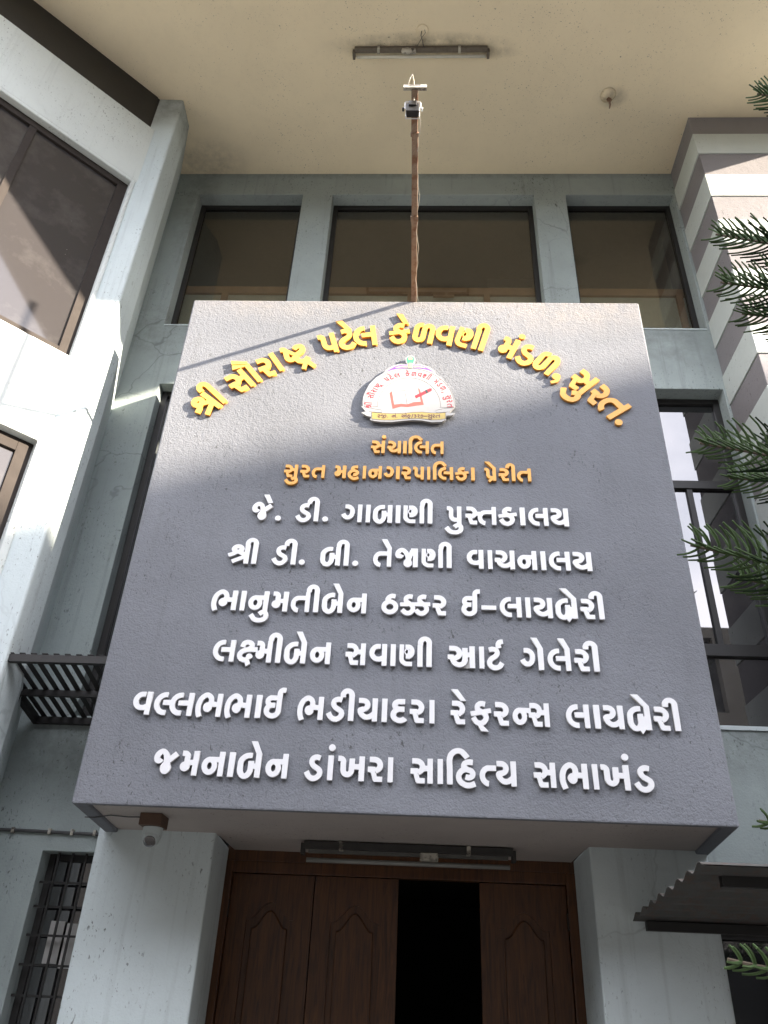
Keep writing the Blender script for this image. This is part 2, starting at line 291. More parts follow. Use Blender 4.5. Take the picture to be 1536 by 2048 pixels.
# outlines of the lettering in letter units (x right, y up, letter height 100) and where each letter sits
GL={'I': '79 14 99 6 131 0 157 0 189 6 213 16 235 30 246 39 270 69 280 89 288 121 292 437 294 445 301 452 344 453 343 540 287 540 271 536 241 518 228 505 212 477 204 445 200 129 192 111 179 98 153 88 135 88 121 92 107 100 96 111 88 129 88 143 102 171 123 182 184 185 184 271 115 272 102 283 100 297 115 312 200 313 200 399 105 400 87 396 69 388 49 374 24 343 14 315 12 281 18 255 34 225 16 201 4 171 0 149 2 111 10 85 28 55 51 32', 'a': '440 1 439 400 352 399 351 284 324 285 323 364 237 364 235 280 228 311 212 341 189 366 163 384 139 394 109 400 25 400 24 313 113 310 131 300 138 293 148 271 148 257 142 241 131 228 109 218 110 209 107 206 104 207 103 238 0 237 0 151 36 149 44 117 56 93 78 61 101 38 133 20 153 14 183 10 217 14 255 30 290 59 306 85 324 143 324 195 351 196 352 1|157 106 146 117 136 133 173 150 206 179 228 217 235 250 236 157 224 119 207 104 187 98 171 100', 'aa': '1 0 88 1 87 400 0 399', 'au': '87 0 88 399 64 401 88 447 -119 600 -152 529 62 401 47 400 35 406 -159 512 -200 433 -19 384 0 387 0 1', 'ba': '65 -4 97 -20 119 -24 149 -22 171 -14 187 -4 216 25 234 55 248 97 253 140 276 139 276 1 364 1 363 400 276 399 275 228 252 229 251 268 164 267 164 129 162 117 148 81 133 66 127 64 119 66 104 81 90 117 88 229 92 249 108 277 121 290 139 302 169 312 220 313 220 399 167 400 121 390 101 382 75 366 34 325 16 295 2 251 0 125 10 75 22 47 44 15', 'bha': '40 -23 121 6 115 28 95 78 89 106 85 142 87 200 103 258 115 282 130 301 146 315 166 327 174 327 182 323 201 304 207 284 209 256 201 254 200 243 180 241 160 231 145 218 133 200 125 174 125 144 131 124 143 104 168 83 184 77 204 75 224 79 242 89 265 114 275 140 276 167 352 167 353 0 441 0 440 399 353 398 352 255 297 256 291 312 275 352 267 364 246 385 206 409 186 415 156 415 134 409 98 389 61 356 41 330 21 290 3 230 -3 188 -3 138 5 76 19 28', 'bra': '57 2 85 -16 115 -24 149 -22 175 -12 211 -70 218 -65 275 14 277 0 364 1 363 400 276 399 275 228 252 229 251 268 164 267 164 129 162 117 148 81 141 72 129 64 119 66 104 81 90 117 88 129 90 241 100 265 110 279 139 302 173 312 220 313 220 399 171 400 127 392 75 366 34 325 18 299 8 275 2 251 0 125 6 89 18 55 30 33', 'ca': '367 0 368 399 280 399 280 163 221 124 195 116 167 116 149 122 136 133 163 144 187 160 212 187 228 217 236 251 236 279 224 321 212 341 189 366 163 384 145 392 109 400 25 400 24 313 113 310 131 300 142 287 148 271 148 257 138 235 125 224 108 217 109 208 104 209 103 238 1 238 0 151 31 150 38 121 60 85 85 60 121 38 159 28 201 28 225 32 249 40 279 56 281 0|133 136 120 153 118 169 121 174 134 139', 'comma': '36 -124 98 -88 115 -71 129 -39 133 -3 139 13 139 37 129 59 114 74 98 82 68 84 48 76 33 63 21 39 19 21 21 9 29 -9 46 -26 64 -34 79 -37 66 -52 11 -83', 'da': '101 -6 131 -12 157 -12 187 -6 229 14 258 43 247 56 193 102 185 92 167 80 153 76 137 76 111 86 96 101 88 121 88 135 96 155 103 164 121 176 135 180 216 181 216 271 131 272 119 276 110 285 108 295 119 308 129 312 223 312 223 400 119 400 85 390 57 372 44 359 34 345 22 315 20 303 22 269 30 247 42 227 22 203 6 171 0 139 2 101 16 63 38 33 63 12', 'dda': '127 -22 139 -24 179 -22 211 -12 239 4 270 33 284 53 294 73 300 97 300 139 286 175 267 196 249 210 213 234 181 250 166 265 156 283 156 297 160 307 165 312 183 320 203 320 237 310 244 311 260 395 211 408 191 410 163 406 135 396 109 380 86 355 76 335 68 305 70 261 92 217 125 182 175 154 201 136 212 125 212 107 208 97 191 78 179 70 161 64 139 66 117 78 102 93 74 145 69 150 -6 105 28 45 61 10 97 -12', 'dot': '47 0 65 0 89 10 102 23 112 47 112 65 102 89 89 102 65 112 47 112 23 102 10 89 0 65 0 47 10 23 23 10', 'e': '256 401 115 600 1 600 161 400', 'e2': '200 401 107 592 1 592 105 392', 'e3': '288 321 288 401 119 600 1 600 200 385 201 320', 'gac': '128 58 152 66 184 86 209 113 223 139 231 161 239 199 241 251 237 279 229 305 209 339 180 368 160 382 144 390 122 396 104 398 54 396 51 309 100 310 110 308 124 300 141 283 147 273 153 245 153 221 145 181 135 161 128 154 110 144 94 150 79 163 58 204 -19 163 -1 125 11 107 46 76 68 64 86 58 96 56', 'ha': '146 -46 180 -52 228 -50 268 -38 319 -17 288 66 236 44 210 36 174 38 154 44 116 66 99 83 89 113 91 147 109 177 130 194 162 202 174 202 188 196 208 192 223 179 223 175 216 164 204 160 188 162 168 170 163 169 141 93 141 87 144 84 188 72 224 74 262 88 276 98 295 121 311 163 311 195 307 209 295 231 276 252 254 268 228 278 202 284 171 303 176 310 208 322 269 317 275 403 264 406 230 410 190 408 150 396 122 380 101 359 85 325 83 283 87 271 64 256 41 233 17 197 7 173 1 145 1 109 7 77 23 39 31 27 68 -8 108 -32', 'hy': '0 137 287 136 288 219 1 220', 'i': '1 0 88 1 88 253 86 255 86 305 84 307 84 383 92 431 108 463 133 486 153 496 175 500 199 496 224 473 279 404 346 461 292 529 261 560 247 570 221 582 187 588 153 586 121 578 95 566 69 548 40 519 26 499 14 475 2 433 -4 385 -4 305 -2 303 -2 255 0 253', 'ii': '227 0 228 455 224 475 208 509 181 538 145 556 127 560 101 560 83 556 59 546 47 538 20 509 4 475 0 455 0 401 87 400 88 447 94 461 109 472 119 472 134 461 140 447 140 1', 'ja': '205 8 231 18 254 39 272 77 276 95 276 129 268 159 254 183 264 205 378 317 317 380 233 298 224 333 212 359 202 373 179 396 151 414 129 420 109 420 93 416 69 404 51 390 24 359 12 335 2 301 0 289 2 247 16 211 27 198 43 186 69 176 97 176 119 186 134 203 150 233 91 268 88 271 88 283 98 311 117 330 121 330 134 317 142 301 150 271 154 239 154 201 132 175 120 147 116 125 116 99 120 77 132 49 153 24 179 10', 'jaa': '193 6 219 -4 245 -2 269 10 290 33 302 63 304 103 296 131 284 149 284 157 306 227 319 254 320 1 408 1 407 400 281 400 284 369 277 370 274 367 245 302 226 337 191 376 167 394 151 402 129 408 107 408 91 404 67 392 55 384 28 357 20 345 10 325 2 299 0 259 10 221 24 201 39 190 61 182 99 182 123 192 142 211 148 221 158 241 90 283 96 301 111 316 119 320 135 308 152 289 162 273 186 217 194 171 174 153 158 125 152 97 152 79 156 57 168 31', 'ka': '145 -17 173 -17 213 -5 245 15 270 40 292 78 304 122 304 142 300 162 282 198 285 201 350 210 337 285 211 265 197 265 156 292 158 306 183 321 233 309 240 310 256 394 197 409 165 407 141 399 113 383 88 360 76 340 68 312 68 276 78 250 77 245 13 237 -6 232 4 162 7 159 165 183 191 169 208 152 214 142 216 128 206 102 189 83 165 71 143 73 121 83 108 98 77 151 4 104 40 42 65 15 99 -5', 'kha': '424 1 423 400 336 399 335 272 266 273 267 360 181 360 176 169 168 151 157 144 143 148 136 157 132 169 128 325 118 353 95 380 71 394 49 400 1 400 0 313 40 311 44 161 48 141 62 109 87 80 117 62 141 56 167 56 191 62 221 80 246 109 260 141 265 184 335 184 336 1', 'kka': '9 64 66 7 94 -9 126 -17 158 -17 180 -13 214 1 238 19 255 36 270 57 274 57 322 7 362 -13 382 -17 414 -17 454 -7 476 5 511 36 525 54 537 78 543 100 543 140 533 176 569 178 566 253 460 251 454 257 450 255 451 258 444 265 407 292 407 306 414 313 432 321 442 321 472 313 481 314 494 399 462 407 424 409 394 401 358 381 343 368 329 350 319 320 319 282 323 264 331 248 292 247 290 245 222 245 216 243 198 257 194 255 195 258 188 265 151 292 151 306 158 313 176 321 186 321 216 313 225 314 238 399 206 407 168 409 138 401 102 381 87 368 73 350 63 320 65 272 79 240 0 237 1 162 170 167 193 148 199 132 199 110 187 92 172 79 152 71 134 71 120 77 70 127|281 82 287 100 287 140 280 169 418 173 438 159 449 148 453 140 455 110 451 102 436 85 416 73 408 71 382 73 328 127', 'ksham': '20 57 45 28 65 14 107 -4 127 -8 149 -8 181 -80 256 -27 218 51 243 56 260 67 274 89 276 97 274 119 260 141 243 152 229 156 203 154 183 144 170 129 164 113 166 91 149 82 135 80 109 90 98 99 90 121 92 137 105 152 123 166 183 188 337 188 338 185 332 177 326 157 326 131 332 111 340 97 359 78 373 70 393 64 415 64 435 70 449 78 466 95 480 125 481 164 523 164 524 1 611 0 611 400 524 399 523 252 476 253 476 321 472 339 458 365 443 380 419 394 397 400 337 400 336 313 388 311 388 223 365 214 353 204 352 275 288 277 290 283 288 335 278 359 255 384 227 400 185 412 155 412 133 408 97 394 75 378 62 363 46 325 38 289 39 284 121 260 126 271 134 311 147 320 161 324 177 324 201 314 202 295 193 288 155 270 99 252 79 242 49 220 22 191 10 171 2 143 4 101 10 79', 'la': '153 2 212 1 212 87 175 88 157 92 129 108 108 131 98 149 90 175 88 211 92 233 100 255 108 269 129 292 157 308 175 312 208 313 207 400 171 400 131 392 99 378 75 362 48 335 26 303 8 261 2 233 0 187 6 147 16 117 34 83 75 38 111 16|305 0 392 1 391 400 304 399 303 264 144 263 145 176 304 175', 'lla': '59 14 89 2 103 0 135 2 149 6 171 18 196 41 206 55 214 71 224 109 224 287 228 299 239 310 253 312 268 299 272 287 272 1 360 1 360 295 354 321 342 347 323 370 299 388 263 400 233 400 217 396 185 380 166 363 154 347 142 321 136 295 136 117 128 97 115 88 109 88 96 97 88 117 88 293 105 310 132 311 148 395 129 400 103 400 73 392 53 382 37 370 16 345 6 325 0 301 0 109 4 89 18 55 28 41', 'lla2': '153 2 212 1 212 87 175 88 157 92 129 108 108 131 98 149 90 175 88 211 92 233 100 255 108 269 129 292 157 308 175 312 208 313 207 400 171 400 131 392 99 378 75 362 48 335 26 303 8 261 2 233 0 187 6 147 16 117 34 83 75 38 111 16|409 2 468 1 468 87 431 88 413 92 385 108 364 131 354 149 346 175 344 211 348 233 356 255 364 269 385 292 413 308 431 312 464 313 463 400 427 400 387 392 355 378 331 362 290 317 265 264 144 263 145 176 257 176 264 139 272 117 290 83 304 65 331 38 355 22 381 10|561 0 648 1 647 400 560 399 559 264 400 263 401 176 560 175', 'ma': '287 0 288 399 200 399 200 253 149 252 148 325 142 345 130 365 107 386 79 398 17 400 16 313 60 311 60 221 35 210 16 191 6 171 2 155 2 133 6 117 16 97 35 78 61 66 91 64 111 70 125 78 144 97 150 107 158 133 156 163 199 164 200 1', 'na': '49 48 81 28 113 20 149 22 167 28 197 46 216 65 230 85 246 125 250 149 250 183 246 207 240 223 267 224 268 1 356 1 355 400 269 400 267 312 113 312 99 310 65 296 32 267 22 253 4 213 -2 181 -2 151 8 107 22 79|119 224 129 224 141 218 152 205 160 187 162 177 160 145 152 127 141 114 129 108 119 108 111 112 100 121 88 145 86 177 90 193 100 211', 'nnac': '227 4 227 84 131 84 123 86 101 98 84 121 80 135 80 399 1 400 0 131 6 101 14 81 28 59 55 32 77 18 97 10 127 4|113 140 171 140 193 146 209 154 225 166 240 183 250 199 262 231 266 253 266 287 262 309 250 341 225 374 209 386 181 398 171 400 104 399 104 325 114 323 96 307 90 295 86 279 86 257 96 229 112 213|125 306 135 304 144 295 150 277 148 251 144 241 135 232 131 230 121 232 112 241 106 259 106 277 110 291|189 258 186 285 174 309 157 322 151 316 142 323 163 324 176 315 188 291', 'nsa': '8 107 32 65 49 48 81 28 113 20 149 22 167 28 197 46 216 65 230 85 240 107 250 149 250 183 246 207 240 223 279 224 280 151 328 149 364 23 385 0 511 0 512 83 429 84 410 141 400 151 400 173 404 169 414 135 419 134 447 146 467 160 486 179 497 196 551 196 552 1 639 0 639 400 552 399 551 284 515 284 502 325 486 349 467 368 435 388 389 400 304 399 303 312 113 312 81 304 49 284 32 267 8 225 -2 181 -2 151|119 224 129 224 141 218 152 205 160 187 162 177 160 145 152 127 141 114 129 108 119 108 111 112 100 121 88 145 86 177 90 193 100 211|418 235 401 222 399 238 321 238 320 311 385 312 411 300 422 287 428 271 426 249', 'pa': '291 0 292 399 204 399 204 145 159 144 149 148 136 161 128 183 128 325 118 353 95 380 71 394 49 400 1 400 0 313 40 311 40 177 50 137 62 113 93 80 125 62 151 56 203 56 205 0', 'pha': '294 -108 289 -99 205 -7 226 2 246 16 271 41 293 79 303 111 305 141 297 173 285 195 290 198 351 209 339 281 336 288 202 262 160 288 157 291 159 307 180 320 198 320 230 310 238 310 241 313 257 391 256 396 206 408 168 408 138 398 114 384 89 361 81 349 69 315 69 275 75 255 83 241 -6 224 -7 219 8 144 180 176 196 166 215 141 217 131 209 107 203 97 178 76 168 72 148 72 136 76 124 82 113 93 76 152 6 106 5 101 27 63 55 25 82 4 117 -11 168 -104', 'pra': '129 -49 203 25 205 1 292 2 291 401 204 400 203 145 157 145 149 149 136 162 132 170 128 184 128 324 120 350 110 366 89 385 63 397 43 401 0 400 0 314 37 313 40 310 40 178 52 132 72 100 89 83 123 63 136 60 78 2', 'ra': '231 0 232 83 149 84 146 87 130 139 120 151 121 174 134 135 139 134 151 138 187 160 216 193 228 217 236 251 236 279 232 299 222 325 204 351 189 366 163 384 145 392 109 400 25 400 24 313 113 310 131 300 142 287 148 271 148 257 138 235 121 222 119 238 1 238 0 151 48 149 84 23 105 0', 'reph': '27 -16 107 16 108 21 92 53 96 69 105 74 142 77 129 164 85 160 63 154 45 144 22 117 12 97 6 77 4 43 10 21', 'sa': '105 0 232 1 232 83 149 84 146 87 130 139 120 151 121 174 134 135 139 134 151 138 187 160 206 179 217 196 272 195 272 1 360 1 359 400 272 399 271 284 235 284 224 321 212 341 189 366 155 388 109 400 24 399 24 313 113 310 131 300 138 293 148 271 148 257 142 241 131 228 121 222 119 238 0 237 0 151 48 149 84 23', 'shra': '382 0 383 399 295 399 295 243 292 242 265 257 271 263 281 287 283 329 271 361 250 386 222 404 188 414 156 414 126 406 104 394 81 373 63 339 59 315 61 293 73 263 85 247 64 236 1 213 29 141 34 140 68 152 124 176 142 188 164 210 186 210 252 174 257 169 77 75 113 5 294 98 295 1|149 315 152 320 160 324 178 326 188 322 195 315 195 309 184 300 166 298 152 304', 'shtra': '518 -74 430 46 464 82 413 131 399 141 369 109 347 97 325 91 311 95 293 105 282 116 276 130 276 150 288 170 297 179 331 193 361 211 396 246 412 270 420 296 418 328 408 354 387 381 377 389 349 401 303 405 267 399 249 391 229 377 204 354 259 287 295 315 319 317 327 315 332 308 305 279 235 245 123 343 106 370 89 385 69 395 53 399 1 399 0 312 40 310 40 186 44 164 52 142 72 112 101 89 125 79 169 77 197 87 222 50 245 31 279 13 316 4 270 -86 273 -89 337 -121 387 -23 457 -117 469 -111|159 165 145 165 134 176 130 184 128 252 133 251 198 194 197 191 193 191 177 195 170 176', 'sta': '616 1 615 400 529 400 527 324 375 322 353 316 327 304 303 284 235 284 226 315 212 341 191 364 159 386 139 394 103 400 25 400 24 313 101 312 117 308 125 304 140 289 148 271 148 255 142 241 123 222 120 223 119 238 0 237 0 151 48 149 82 27 103 0 232 1 232 83 149 84 146 87 130 139 120 149 120 173 122 173 134 135 139 134 171 148 185 158 208 181 217 196 251 196 252 187 248 173 250 125 258 93 270 67 290 39 323 10 345 -2 369 -10 389 -12 392 -7 402 75 389 76 371 84 352 103 338 133 336 167 342 191 354 211 373 228 397 236 528 235 528 1', 'ta': '69 14 97 -2 121 -10 141 -12 144 -5 154 75 135 78 123 84 108 97 98 111 88 143 90 179 104 209 121 226 149 236 279 236 280 1 368 1 367 400 281 400 279 324 125 322 99 314 79 304 57 288 36 265 12 223 4 199 0 175 2 123 10 93 22 67 40 41', 'tta': '189 -20 233 -2 255 14 274 37 304 87 233 136 222 123 200 85 189 74 181 70 161 64 129 66 107 76 98 87 92 105 92 117 100 131 125 158 157 176 179 192 198 211 218 237 232 269 234 305 226 339 218 355 199 376 161 396 125 404 95 404 34 387 54 305 61 302 101 316 117 316 143 308 146 289 123 260 71 228 40 197 26 179 10 149 4 127 6 87 12 65 24 39 44 15 65 -2 103 -18 133 -24 167 -24', 'ttha': '89 10 109 2 143 -4 169 -4 203 2 235 16 261 34 278 51 298 81 310 117 312 159 306 187 294 215 280 235 259 256 239 270 203 286 158 293 169 308 195 322 250 313 262 391 261 400 223 408 187 410 151 400 113 376 94 357 74 321 68 297 70 267 51 254 34 237 16 211 8 193 2 171 0 133 10 91 20 71 38 47 67 22|88 151 96 173 115 192 125 198 145 204 167 204 191 196 212 179 222 161 224 135 210 107 191 92 165 84 147 84 131 88 106 103 92 123 88 137', 'tya': '75 10 97 -2 121 -10 141 -12 144 -5 150 53 154 69 153 76 135 78 115 90 98 111 92 125 88 143 88 167 90 179 100 203 121 226 149 236 271 236 271 324 125 322 99 314 65 294 54 285 26 251 12 223 4 199 0 175 0 139 4 113 16 79 32 51 59 22|595 0 596 399 508 399 508 165 477 138 453 122 433 116 409 116 389 126 370 145 362 159 387 164 419 178 448 203 462 223 470 241 476 269 476 291 468 323 460 339 440 365 407 388 385 396 359 400 281 400 280 313 365 310 373 306 384 295 388 285 386 269 377 256 361 248 341 248 311 240 289 228 270 205 266 189 268 157 276 133 288 109 302 89 341 52 381 32 401 28 439 28 475 36 507 52 509 0', 'u': '-283 -100 -225 -178 -196 -203 -174 -215 -142 -225 -114 -229 -58 -227 -12 -215 26 -195 49 -172 63 -148 73 -116 75 -106 73 -56 61 -26 43 -6 42 9 20 9 0 17 -20 21 -52 19 -86 3 -123 -30 -70 -97 -66 -97 -32 -67 -15 -72 -13 -76 -15 -106 -21 -118 -28 -125 -44 -133 -78 -141 -110 -141 -130 -137 -148 -129 -167 -110 -214 -45', 'va': '217 0 304 1 303 400 216 399 215 176 209 182 173 162 135 164 117 174 104 187 92 209 88 227 88 245 92 263 104 285 117 298 143 310 192 311 191 398 125 396 103 390 81 380 63 368 28 331 14 305 4 275 0 249 2 207 10 177 28 141 63 104 81 92 109 80 139 74 197 74 215 84', 'ya': '331 0 332 399 244 399 244 165 207 134 183 120 165 116 145 116 123 128 106 145 98 159 123 164 157 180 176 195 196 221 206 241 212 271 210 303 204 323 190 349 178 363 163 376 139 390 101 400 17 400 16 313 95 312 109 306 120 295 124 283 120 265 109 254 95 248 81 250 41 238 21 226 6 205 2 189 4 157 12 133 38 89 75 54 119 32 139 28 185 30 215 38 243 52 245 0'}
